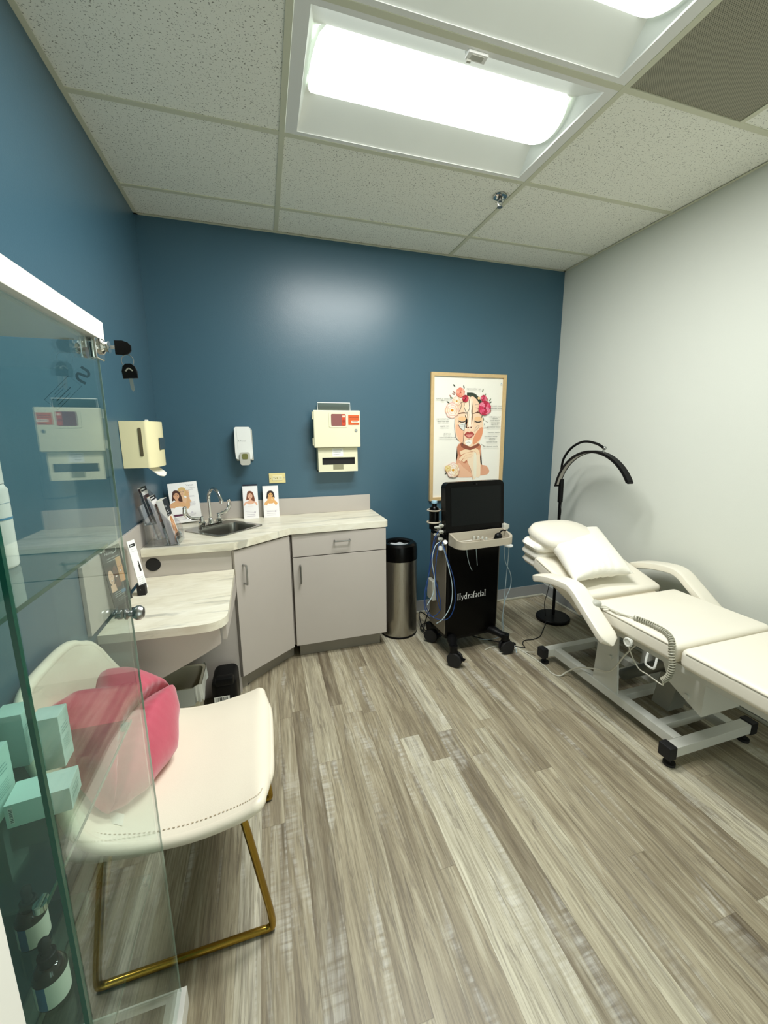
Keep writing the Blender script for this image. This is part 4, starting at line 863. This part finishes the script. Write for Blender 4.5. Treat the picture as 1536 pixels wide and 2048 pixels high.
def arc(b, ra, rb, xa, xb):
    pr = [(ra, xa), (rb, xa), (rb, xb), (ra, xb)]; vs = []
    for i in range(n+1):
        a = a0+(a1-a0)*i/n
        for r, x in pr: vs.append(arcpt(a, r)+V((x, 0, 0)))
    b._add(vs, [(i*4+k, i*4+(k+1) % 4, (i+1)*4+(k+1) % 4, (i+1)*4+k) for i in range(n) for k in range(4)]+[(0, 1, 2, 3), (n*4+3, n*4+2, n*4+1, n*4)])
b = B(); arc(b, ar-.009, ar+.009, -.021, -.017); arc(b, ar-.009, ar+.009, .017, .021); arc(b, ar+.005, ar+.009, -.018, .018)
for a in (a0, a1): b.obox(arcpt(a, ar), (.046, .012, .024), Euler((-a, 0, 0)), .004)
b.obj('arc_housing', M_BLACK, t)
b = B(); arc(b, ar-.006, ar+.0045, -.017, .017); b.obj('diffuser', mat('unlit diffuser', 'a9a49c', .5), t)
B().tube([(2.80, -.42, .93), (2.79, -.445, .90), (2.795, -.44, .86), (2.80, -.43, .83)], .0022, 6, 6).tube([(2.76, -.43, .42), (2.735, -.43, .25), (2.71, -.43, .145), (2.715, -.44, .06), (2.72, -.44, .03)], .0028, 6, 6).obj('cord', M_BCORD, t)
tag(B().tube([(2.68, -.50, .02), (2.645, -.53, .004), (2.57, -.60, .004), (2.50, -.66, .004), (2.43, -.68, .004), (2.36, -.675, .004), (2.32, -.71, .004), (2.30, -.76, .004), (2.25, -.72, .004), (2.20, -.66, .004), (2.05, -.52, .004), (1.98, -.35, .004)], .0032, 6, 6).obj('lamp_cable', M_BCORD, loc=(2.4, -.68, .004)), 'thin black cord winding over the floor from the lamp base', 'cord')

# ================================================================ TREATMENT BED
t = thing('treatment_bed', 'white padded adjustable treatment bed on a rectangular steel base by the pale wall', 'treatment bed', (2.55, -1.38, 0))
b = B(); z0, z1 = .052, .10
b.box((2.315, -1.835, z0), (2.80, -1.785, z1), .003).box((2.315, -.975, z0), (2.80, -.925, z1), .003)
b.box((2.365, -1.785, z0), (2.415, -.975, z1), .003).box((2.70, -1.785, z0), (2.75, -.975, z1), .003)
for y in (-1.28, -1.45, -1.68): b.box((2.41, y-.02, z0+.004), (2.705, y+.02, z1-.006), .003)
b.obj('base_frame', M_BEDM, t)
for x in (2.298, 2.818):
    for y in (-1.81, -.95):
        B().box((x-.022, y-.03, .045), (x+.022, y+.03, .108), .006).cyl((x+(.02 if x < 2.5 else -.02), y, 0), (x+(.02 if x < 2.5 else -.02), y, .012), .025).cyl((x+(.02 if x < 2.5 else -.02), y, .01), (x+(.02 if x < 2.5 else -.02), y, .05), .008).obj('foot', M_RUB, t)
b = B()
b.prism([(-1.46, .09), (-1.29, .09), (-1.315, .50), (-1.42, .50)], .012, (2.372, 0, 0), (0, 1, 0), (0, 0, 1)); b.prism([(-1.46, .09), (-1.29, .09), (-1.315, .50), (-1.42, .50)], .012, (2.72, 0, 0), (0, 1, 0), (0, 0, 1))
b.box((2.384, -1.42, .42), (2.72, -1.40, .50)); b.cyl((2.362, -1.40, .285), (2.372, -1.40, .285), .012, n=12)
b.obj('lift_bracket', M_BEDM, t)
b = B(); b.prism([(-1.86, .50), (-1.62, .50), (-1.70, .33), (-1.86, .255)], .24, (2.40, 0, 0), (0, 1, 0), (0, 0, 1)); b.cyl((2.392, -1.79, .31), (2.40, -1.79, .31), .013, n=12); b.obj('motor_housing', M_BEDM, t)
b = B(); b.prism([(-1.70, .34), (-1.60, .30), (-1.57, .12), (-1.66, .12)], .10, (2.48, 0, 0), (0, 1, 0), (0, 0, 1)); b.cyl((2.53, -1.60, .10), (2.53, -1.66, .30), .022).tube([(2.53, -1.35, .12), (2.53, -1.60, .34)], .03, 14); b.obj('actuator', mat('dull grey metal', '77786f', .5, .4), t)
b = B(); b.box((2.36, -1.80, .475), (2.75, -1.38, .505), .004); b.box((2.30, -2.55, .47), (2.34, -1.30, .50)); b.box((2.77, -2.55, .47), (2.81, -1.30, .50)); b.obj('seat_frame', M_BEDM, t)
def cushion(name, lo, hi, bev=.028, R=None, c=None, seams=True):
    if R is None: b = B().box(lo, hi, bev, 5)
    o = b.obj(name, M_VINYL, t)
    x0, y0, z1 = lo[0], lo[1], hi[2]; i = bev*.35
    B().tube([(lo[0]+.001, lo[1]+bev, z1-bev*.55), (lo[0]+.001, hi[1]-bev, z1-bev*.55)], .0022, 6).obj('piping', mat('grey piping', '9a9484', .5), o)
    return o
cushion('seat_cushion', (2.255, -1.822, .508), (2.855, -1.335, .60))
cushion('leg_cushion', (2.255, -2.62, .508), (2.855, -1.832, .598))
# backrest, raised toward the back wall
ba = math.atan2(.705-.588, -.87+1.265); Rb = Euler((ba, 0, 0)).to_matrix(); top = V((2.555, -1.065, .648)); nb = Rb @ V((0, 0, 1)); L_ = .435
b = B(); b.obox(top-nb*.046, (.60, L_, .092), Rb, .026, 5); bo = b.obj('backrest', M_VINYL, t)
B().tube([top+Rb @ V((-.299, -L_/2+.03, -.014)), top+Rb @ V((-.299, L_/2-.03, -.014))], .0022, 6).tube([top+Rb @ V((.299, -L_/2+.01, -.02)), top+Rb @ V((.299, -L_/2+.01, -.075))], .0022, 6).obj('piping', mat('grey piping', '9a9484', .5), bo)
b = B(); b.prism([(-1.30, .50), (-1.30, .545), (-.93, .655), (-.93, .60), (-1.08, .53), (-1.22, .455)], .50, (2.305, 0, 0), (0, 1, 0), (0, 0, 1), bev=.008); b.obj('back_shell', mat('pale cream shell', 'd9d1c0', .5), t)
# armrests: angled padded bars
def arm(pts, w, th, name='armrest'):
    p = catmull(pts, 8); m = len(p); vs = []; k = 14
    for i in range(m):
        T = (p[min(i+1, m-1)]-p[max(i-1, 0)]).normalized(); u = V((1, 0, 0)); nn = T.cross(u).normalized()
        e = min(i, m-1-i)/3; sc = min(1, (1-(1-min(1, e))**2)**.5+.12)
        for j in range(k):
            a = 2*PI*j/k; cx, cy = math.cos(a), math.sin(a); sq = lambda q, p_=.55: math.copysign(abs(q)**(p_-.12), q)
            vs.append(p[i]+u*sq(cx)*w/2*sc+nn*sq(cy)*th/2*sc)
    b = B(); b._add(vs, [(i*k+j, i*k+(j+1) % k, (i+1)*k+(j+1) % k, (i+1)*k+j) for i in range(m-1) for j in range(k)]+[tuple(range(k))[::-1], tuple(range((m-1)*k, m*k))])
    return b.obj(name, M_VINYL, t)
arm([(2.185, -.99, .615), (2.185, -1.10, .648), (2.185, -1.24, .668), (2.185, -1.315, .66), (2.185, -1.40, .60), (2.185, -1.57, .475)], .10, .045)
arm([(2.915, -1.00, .62), (2.915, -1.12, .66), (2.915, -1.25, .682), (2.915, -1.33, .675), (2.915, -1.41, .62), (2.915, -1.58, .49)], .10, .045)
b = B(); b.cyl((2.24, -1.60, .50), (2.26, -1.60, .50), .016); b.torus((2.243, -1.60, .50), .018, .006, 20, 8, (1, 0, 0)); b.cyl((2.86, -1.59, .50), (2.87, -1.59, .50), .016); b.obj('arm_pivot', M_BEDM, t)
b = B(); b.tube([(2.25, -1.70, .50), (2.243, -1.70, .46), (2.243, -1.705, .445), (2.243, -1.735, .445), (2.243, -1.745, .46), (2.25, -1.745, .50)], .0055, 8, 5, flat=.5); b.obj('release_handle', M_WPLAS, t)
# bed power cord
tag(B().tube([(2.16, -.66, .004), (2.22, -.70, .004), (2.255, -.78, .004), (2.275, -.88, .004), (2.285, -.99, .004), (2.275, -1.07, .005), (2.305, -1.11, .006), (2.345, -1.12, .03), (2.352, -1.20, .106), (2.355, -1.30, .16), (2.355, -1.42, .22), (2.355, -1.50, .36), (2.37, -1.56, .46), (2.40, -1.60, .49)], .0042, 8, 8).obj('bed_power_cord', M_WCORD, loc=(2.28, -1.0, .01)), 'pale power cord looping from the floor up over the bed base', 'cord')
tag(B().tube([(2.02, -.70, .004), (2.10, -.68, .004), (2.18, -.69, .004), (2.22, -.705, .004), (2.27, -.80, .004), (2.30, -.87, .03)], .0035, 6, 6).obj('extension_lead', M_WCORD, loc=(2.2, -.7, .004)), 'short pale cord on the floor between the machine caster and the bed foot', 'cord')
# hand control with coiled lead lying over the seat edge
t2 = thing('hand_control', 'grey coiled hand control lead draped over the edge of the bed seat', 'hand control', (2.29, -1.6, .61))
path = catmull([(2.287, -1.585, .611), (2.30, -1.66, .612), (2.293, -1.735, .612), (2.262, -1.79, .605), (2.236, -1.815, .57), (2.228, -1.83, .52), (2.226, -1.825, .47), (2.226, -1.80, .43)], 12)
Lp = [0]
for i in range(1, len(path)): Lp.append(Lp[-1]+(path[i]-path[i-1]).length)
turns = 40; cp = []; N_ = turns*9
for k in range(N_+1):
    s = Lp[-1]*k/N_; i = max(j for j in range(len(Lp)) if Lp[j] <= s+1e-9); i = min(i, len(path)-2); f = (s-Lp[i])/max(1e-6, Lp[i+1]-Lp[i]); p = path[i].lerp(path[i+1], f)
    T = (path[i+1]-path[i]).normalized(); u = T.cross(V((1, 0, 0))).normalized(); w_ = T.cross(u); a = 2*PI*turns*k/N_; cp.append(p+(u*math.cos(a)+w_*math.sin(a))*.0105)
B().tube(cp, .0034, 6).obj('coiled_lead', mat('grey coil', 'a3a190', .45), t2)
B().tube([(2.235, -1.42, .60), (2.268, -1.43, .606), (2.262, -1.50, .606), (2.287, -1.585, .611)], .003, 6, 6).tube([(2.24, -1.42, .60), (2.262, -1.46, .606), (2.274, -1.52, .606), (2.287, -1.585, .611)], .003, 6, 6).tube([(2.226, -1.80, .425), (2.24, -1.79, .40), (2.27, -1.70, .385), (2.30, -1.62, .37), (2.28, -1.58, .45), (2.27, -1.575, .52)], .003, 6, 6).obj('straight_lead', M_WCORD, t2)
B().box((2.205, -1.425, .585), (2.255, -1.375, .63), .012, 3).obj('plug', M_GREYP, t2)
# head cushion and folded blankets
t3 = thing('head_cushion', 'rounded white head cushion at the raised end of the bed', 'cushion', (2.5, -.83, .80))
def ped(cc, a, b_, th, R, px=2.6, bulge=.6):
    """soft pad: super-ellipse plan, puffed thickness"""
    b = B(); cc = V(cc)
    for sgn in (1, -1):
        def f(u, v, sgn=sgn):
            an = 2*PI*v; r = u; c, s = math.cos(an), math.sin(an); k = (abs(c)**px+abs(s)**px)**(-1/px)
            return cc+R @ V((a*r*k*c, b_*r*k*s, sgn*th/2*(max(0, 1-r**4))**.5*bulge+sgn*th/2*(1-bulge)*(1 if r < .97 else 0)))
        b.grid(f, 12, 44)
    return b
Rh = Euler((.20, 0, 0)).to_matrix()
o = ped((2.475, -.845, .822), .215, .17, .105, Rh, 2.8, .75).obj('cushion_pad', M_VINYL, t3, weld=True, angle=75)
t4 = []
for i, (z, yy, lab) in enumerate(((.765, -.81, 'white folded towel, topmost of the stack under the head cushion'), (.705, -.795, 'white folded towel, middle of the stack behind the bed head'), (.645, -.79, 'white folded towel, lowest of the stack behind the bed head'))):
    tt = thing('folded_towel', lab, 'towel', (2.49, yy, z), 0, 'towels stacked at the bed head')
    ped((2.475+.008*i, yy, z), .235-.004*i, .10, .064, Euler((.1, 0, 0)).to_matrix(), 6, .45).obj('towel_fold', M_CLOTH, tt, weld=True, angle=75)
# white square pillow with pointed corners
t5 = thing('bed_pillow', 'plump white square pillow leaning on the backrest of the bed', 'pillow', (2.51, -1.03, .75))
pc = V((2.505, -1.018, .756)); Rp = Rb @ Euler((.085, 0, 0)).to_matrix()
b = B(); rp = random.Random(4)
for sgn in (1, -1):
    def f(u, v, sgn=sgn):
        x, y = 2*u-1, 2*v-1; k = 1-.10*(1-abs(x))**.7*abs(y)**3*1.2; k2 = 1-.10*(1-abs(y))**.7*abs(x)**3*1.2
        e = max(0, (1-x**2))**.5*max(0, (1-y**2))**.5
        wr = .0065*math.sin(x*21+3*math.sin(x*4))*abs(y)**3*(y < 0)*(x > -.5)+.003*math.sin(y*33)*abs(x)**5*(x < 0)
        return pc+Rp @ V((x*.225*k2*(1+.05*y)+y*.058, y*.238*k, sgn*.068*e**.8+wr*(e**.3)))
    b.grid(f, 30, 30)
b.obj('cover', M_CLOTH, t5, weld=True, angle=80)

# ================================================================ CHAIR
t = thing('accent_chair', 'cream leather shell chair with a brushed gold sled frame behind the glass cabinet', 'chair', (.36, -1.69, 0))
prof = catmull([(.030, .848), (.038, .77), (.055, .68), (.09, .58), (.155, .507), (.27, .470), (.40, .462), (.52, .475), (.580, .482), (.605, .462)], 5)
NP = len(prof)-1
def shell(u, v, off=0):
    i = min(NP-1, int(u*NP)); f = u*NP-i; p = prof[i].lerp(prof[i+1], f) if f else prof[i]
    s = 2*v-1
    # plan half width along the profile, rounded at both ends
    hw = .196+.057*min(1, u/.30)
    if u >= .45: hw = .253+.01*math.sin((u-.45)/.55*PI)
    if u < .07: hw *= 1-.16*((.07-u)/.07)**2.2
    if u > .84: q = (u-.84)/.16; hw *= (1-.22*q**2.6)
    z = p.y; x = p.x
    lift = abs(s)**2.6
    if u < .3: x += (.012+.05*u/.3)*lift; z -= .03*abs(s)**5*max(0, 1-u/.12)
    else:
        k = min(1, (u-.3)/.2); x += .062*lift*(1-k); x -= .022*abs(s)**7*max(0, (u-.85)/.15)
        z += lift*(.012*k) - .03*abs(s)**4*math.sin(min(1, max(0, (u-.3)/.7))*PI)
    return V((x, -1.685+s*hw, z))
B().grid(lambda u, v: shell(u, v), 48, 24).obj('seat_shell', M_CHAIR, t, solid=.030, angle=80)
bd = [shell(0, j/16) for j in range(17)]+[shell(i/40, 1) for i in range(1, 41)]+[shell(1, 1-j/16) for j in range(1, 17)]+[shell(1-i/40, 0) for i in range(1, 41)]
b = B(); n_ = len(bd)
for k in range(n_-1): pass
b.tube(bd, .0165, 10, caps=False); b.obj('edge_roll', M_CHAIR, t)
st_ = [shell(.40+i/60*.58, .03)+V((0, 0, .0175)) for i in range(61)]
b = B()
for i in range(0, 60): b.tube([st_[i], st_[i].lerp(st_[i+1], .5)], .0009, 4)
b.obj('stitching', mat('tan thread', 'a3906c', .6), t)
for y in (-1.915, -1.455):
    s_ = 1 if y > -1.6 else -1
    b = B(); pts = [(.22, y-s_*.02, .45), (.205, y, .43), (.165, y, .20), (.142, y, .035), (.15, y, .0115), (.18, y, .0115), (.36, y, .0115), (.54, y, .0115), (.575, y, .0115), (.588, y, .035), (.565, y, .20), (.53, y, .42), (.51, y-s_*.02, .435)]
    b.tube(pts, .0105, 12, 6); b.obj('sled_leg', M_GOLD, t)
B().tube([(.22, -1.895, .448), (.36, -1.895, .436), (.51, -1.895, .436)], .009, 10).tube([(.22, -1.475, .448), (.51, -1.475, .436)], .009, 10).tube([(.50, -1.895, .437), (.50, -1.475, .437)], .009, 10).tube([(.24, -1.895, .444), (.24, -1.475, .444)], .009, 10).obj('seat_rail', M_GOLD, t)
# lips pillow
t = thing('lips_pillow', 'pink velvet pillow shaped like lips leaning on the cream chair', 'pillow', (.2, -1.69, .48))
Ax, Bx = V((.270, -1.495, .592)), V((.205, -1.885, .512)); cm = (Ax+Bx)/2; l = (Bx-Ax).normalized(); uu = V((-.62, .12, .72)); uu = (uu-l*uu.dot(l)).normalized(); nn = l.cross(uu).normalized()
if nn.x < 0: nn = -nn
hl = (Bx-Ax).length/2+.005
def tab(T, a):
    for (x0_, y0_), (x1_, y1_) in zip(T, T[1:]):
        if a <= x1_: k = (a-x0_)/(x1_-x0_); k = k*k*(3-2*k)*.6+k*.4; return y0_+(y1_-y0_)*k
    return T[-1][1]
TT = [(0, 0), (.05, .11), (.13, .195), (.22, .225), (.37, .205), (.5, .262), (.62, .28), (.73, .25), (.86, .16), (.95, .07), (1, 0)]
TB = [(0, 0), (.1, -.022), (.25, -.058), (.5, -.095), (.8, -.062), (.93, -.03), (1, 0)]
b = B()
for sg in (1, -1):
    def f(u, v, sg=sg):
        a = u; s = 2*v-1; cr = .088*max(0, math.sin(PI*a))**.8; h = cr+(tab(TT, a)-cr)*s if s >= 0 else cr+(tab(TB, a)-cr)*-s
        e = max(0, 1-abs(2*a-1)**3.5)**.5; th = .074*e*max(0, 1-abs(s)**2.6)**.5*(1-.97*math.exp(-(abs(s)/.10)**1.5)*(1-.1*abs(2*a-1)))
        th += .0022*math.sin(a*85+s*7)*(1-abs(s))*math.exp(-(s/.35)**2)*e
        if abs(s) == 1 or a in (0, 1): th = 0
        return Ax+(Bx-Ax)*a+uu*h+nn*(sg*th+.03*e)
    b.grid(f, 56, 60)
b.obj('cushion_body', M_PINK, t, weld=True, angle=80)
B().grid(lambda u, v: (.205+.035*u, -1.875-.022*v-.01*u, .502-.012*v+.004*math.sin(u*4)), 4, 4).obj('care_tag', M_PAPER, t, solid=.0006)

# ================================================================ GLASS DISPLAY CABINET
t = thing('display_cabinet', 'white framed glass display cabinet with shelves along the left wall', 'display cabinet', (.19, -2.22, 0))
CX, CY0, CY1 = .372, -2.455, -2.02
b = B(); b.box((.004, CY0, 1.658), (CX, CY1, 1.692), .001); b.obj('top_frame', M_WHITE, t)
b = B(); b.box((.004, CY0, 0), (CX, CY1+.005, .060), .001); b.obj('base_frame', M_WHITE, t)
B().box((.03, CY0+.02, .0602), (CX-.045, CY1-.02, .0625)).obj('base_panel', mat('dark floor panel', '2c332f', .25), t)
B().box((.357, -2.398, .064), (.361, CY1-.006, 1.655)).obj('glass_door', M_GLASS, t)
B().box((.3572, CY1-.0059, .064), (.3608, CY1-.0052, 1.655)).obj('door_edge', M_GEDGE2, t)
B().box((.012, CY1-.004, .062), (.350, CY1+.001, 1.656)).obj('far_glass', M_GLASS, t)
B().box((.012, -2.405, .062), (.354, -2.400, 1.656)).obj('near_glass', M_GLASSG, t)
B().box((.3542, -2.4055, .062), (.3600, -2.3985, 1.656)).obj('glass_edge', M_GEDGE, t)
for z in (.455, .868, 1.268):
    o = B().box((.02, -2.395, z-.006), (.333, CY1-.008, z)).obj('glass_shelf', M_GLASSG, t)
    B().box((.3331, -2.395, z-.0062), (.3343, CY1-.008, z+.0002)).obj('shelf_edge', M_GEDGE, o)
    for y in (CY1-.014, -2.390): B().cyl((.322, y, z-.016), (.322, y, z-.0065), .008, n=16).cyl((.322, y+(.006 if y > -2.2 else -.006), z-.01), (.322, y-(.012 if y > -2.2 else -.012), z-.01), .0055, n=14).obj('shelf_pin', M_CHROME, t)
# knob, lock clamp
ky = CY1-.020
b = B(); Rk = Euler((0, PI/2, 0)).to_matrix(); b.lathe([(.008, 0), (.011, .002), (.011, .005), (.006, .008), (.0065, .012), (.011, .016), (.0145, .022), (.0145, .028), (.010, .034), (.0, .036)], (.3612, ky-.03, 1.130), 28, Rk); b.cyl((.3568, ky-.03, 1.130), (.350, ky-.03, 1.130), .009); b.obj('door_knob', M_NICK, t)
b = B(); b.box((.3618, ky-.022, 1.622), (.370, ky+.018, 1.662), .002).box((.346, ky-.022, 1.626), (.3545, ky+.018, 1.660), .002).lathe([(.014, 0), (.014, .004), (.009, .008), (.009, .011), (.011, .014), (.0, .0145)], (.370, ky, 1.645), 24, Rk).cyl((.35, ky-.05, 1.632), (.352, ky-.05, 1.632), .009); b.obj('lock', M_CHROME, t)
B().cyl((.3615, ky-.055, 1.625), (.366, ky-.055, 1.625), .009, n=20).obj('bumper', M_NICK, t)
# etched sticker on the far glass, read from behind: N mark with fine lines
A = Art((.283, CY1-.0046, 1.548), (1, 0, 0), (0, 0, 1)); g = '23424c'
def ro(x, y, an=.80): return (x*math.cos(an)-y*math.sin(an)+.0, x*math.sin(an)+y*math.cos(an))
A.line([ro(.058, -.014), ro(.056, .000), ro(.064, .006), ro(.070, -.008), ro(.078, -.004), ro(.077, .010)], .0048, g, 3)
A.line([ro(*k) for k in ((-.012, -.012), (.05, -.012), (.05, .014), (-.012, .014), (-.012, -.012))], .0007, g, 0)
for k, (x, y, l_) in enumerate(((-.004, -.007, .03), (.0, -.001, .036), (-.004, .005, .028), (.006, .009, .03))): A.line([ro(x, y), ro(x+l_, y)], .0014 if k == 1 else .0007, g, 0)
A.obj('etched_sticker', t)
# keys
t = thing('cabinet_keys', 'two black-headed keys on a ring hanging from the cabinet lock', 'keys', (.42, ky, 1.62))
def key(c, up_, out, name, bl=.024):
    c, a, o = V(c), V(up_).normalized(), V(out).normalized()
    B().prism([(-.0125, 0), (.0125, 0), (.013, .013), (.010, .022), (.0045, .0265), (-.0045, .0265), (-.010, .022), (-.013, .013)], .004, c, o, a, bev=.0008).obj(name+'_head', M_BLACK, t)
    n_ = o.cross(a)
    B().tube([c+o*x+a*y+n_*.0046 for x, y in ((-.006, .013), (0, .018), (.006, .013))], .0013, 6, 4).obj('head_mark', M_GREYP, t)
    B().prism([(-.003, 0), (.003, 0), (.003, -bl*.85), (0, -bl), (-.003, -bl*.8)], .0016, c+n_*.0012, o, a).obj(name+'_blade', M_NICK, t)
key((.393, ky-.002, 1.645), (1, 0, 0), (0, 0, 1), 'lock_key', .008); 
key((.414, ky+.0, 1.590), (-.06, 0, 1), (1, -.1, .05), 'spare_key')
B().torus((.411, ky, 1.6215), .0115, .0007, 24, 6, (.3, 1, 0)).obj('ring', M_NICK, t)
# mint cartons
def mint(label, x, y, z, sx, sy, sz, rot, code):
    t = thing('skincare_box', label, 'box', (x, y, z), rot, 'mint cartons on the middle glass shelf')
    b = B(); b.box((-sx/2, -sy/2, 0), (sx/2, sy/2, sz), .0008); b.bm.transform(MW[t]); b.obj('carton', M_MINT, t)
    m = MW[t]; R3 = m.to_3x3(); A = Art(m @ V((-sx/2, -sy/2-.0002, 0)), R3 @ V((1, 0, 0)), (0, 0, 1))
    A.rect(.005, .008, .011, .038, 'dfe9e4'); r = random.Random(9); y_ = .01
    while y_ < .036: A.rect(.006, y_, .010, y_+.0012, '30484a'); y_ += r.choice([.002, .003])
    A.obj('barcode', t)
    A = Art(m @ V((sx/2+.0002, -sy/2, 0)), R3 @ V((0, 1, 0)), (0, 0, 1)); A.lines(.006, sz*.75, sy-.012, 3, .006, .0012, '6d9a96', 3); A.lines(.006, sz*.5, sy-.012, 6, .004, .0008, '7fa8a2', 4); A.obj('small_print', t)
mint('tall mint box on the middle shelf, just behind the one lying flat', .232, -2.118, .8685, .044, .042, .105, .05, 1)
mint('tall mint box farthest back on the glass shelf, behind the middle tall one', .165, -2.092, .8685, .046, .044, .108, .03, 1)
mint('tall mint box standing apart at the picture edge', .180, -2.215, .8685, .052, .05, .112, -.02, 1)
mint('mint box lying flat near the shelf front edge', .262, -2.226, .8685, .085, .052, .042, .12, 0)
# white tubes on the top shelf
def tubeb(label, x, y, h):
    t = thing('lotion_bottle', label, 'bottle', (x, y, 1.2685), 0, 'white bottles on the top glass shelf')
    B().lathe([(.0, 0), (.025, 0), (.027, .004), (.028, h*.72), (.024, h*.76), (.024, h*.77)], (x, y, 1.2685), 24).obj('body', M_WPLAS, t)
    B().lathe([(.0245, h*.775), (.0245, h*.99), (.022, h), (.0, h)], (x, y, 1.2685), 24).obj('cap', M_WPLAS, t)
    B().lathe([(.0282, h*.45), (.0283, h*.47)], (x, y, 1.2685), 24, cap=False).lathe([(.0282, h*.6), (.0283, h*.603)], (x, y, 1.2685), 24, cap=False).obj('stripe', mat('pale blue print', '5b8fb0', .4), t)
tubeb('tall white bottle with a pale blue stripe on the top glass shelf', .215, -2.145, .18)
# amber dropper bottles
def dropper(label, x, y, s=1.):
    z = .4555; t = thing('dropper_bottle', label, 'bottle', (x, y, z), 0, 'amber dropper bottles on the low glass shelf'); c = (x, y, z)
    B().lathe([(.0, 0), (.0215*s, .001), (.023*s, .005), (.023*s, .058*s), (.018*s, .068*s), (.011*s, .073*s)], c, 28).obj('glass_body', M_AMBER, t)
    B().lathe([(.0125*s, .073*s), (.0128*s, .089*s), (.010*s, .091*s)], c, 20).obj('collar', M_BLACK, t)
    B().lathe([(.008*s, .091*s), (.0065*s, .097*s), (.0085*s, .106*s), (.008*s, .114*s), (.004*s, .119*s), (.0, .12*s)], c, 16).obj('rubber_bulb', M_RUB, t)
    b = B(); r = .0234*s
    def lab(a0, a1):
        n = 14; vs = [(x+r*math.cos(a0+(a1-a0)*k/n), y+r*math.sin(a0+(a1-a0)*k/n), z+zz) for zz in (.006*s, .052*s) for k in range(n+1)]
        b._add(vs, [(k, k+1, n+2+k, n+1+k) for k in range(n)])
    b.mi = 0; lab(-1.5, .6); b.mi = 1; lab(-2.1, -1.5); b.mi = 0; lab(-3.0, -2.1); b.obj('paper_label', [M_PAPER, mat('blue label band', '2c6b96', .5)], t)
dropper('amber dropper bottle on the low shelf, nearer the shelf front', .215, -2.215, 1.12)
dropper('farther amber dropper bottle at the back of the low glass shelf', .135, -2.10, 1.12)
# neighbouring white cabinet, only its edge is in the picture
t = thing('side_cabinet', 'plain white cabinet side at the bottom corner next to the glass cabinet', 'cabinet', (.18, -2.80, 0))
B().box((.004, -3.10, .04), (.362, -2.513, 1.08), .002).obj('body', M_WHITE, t)
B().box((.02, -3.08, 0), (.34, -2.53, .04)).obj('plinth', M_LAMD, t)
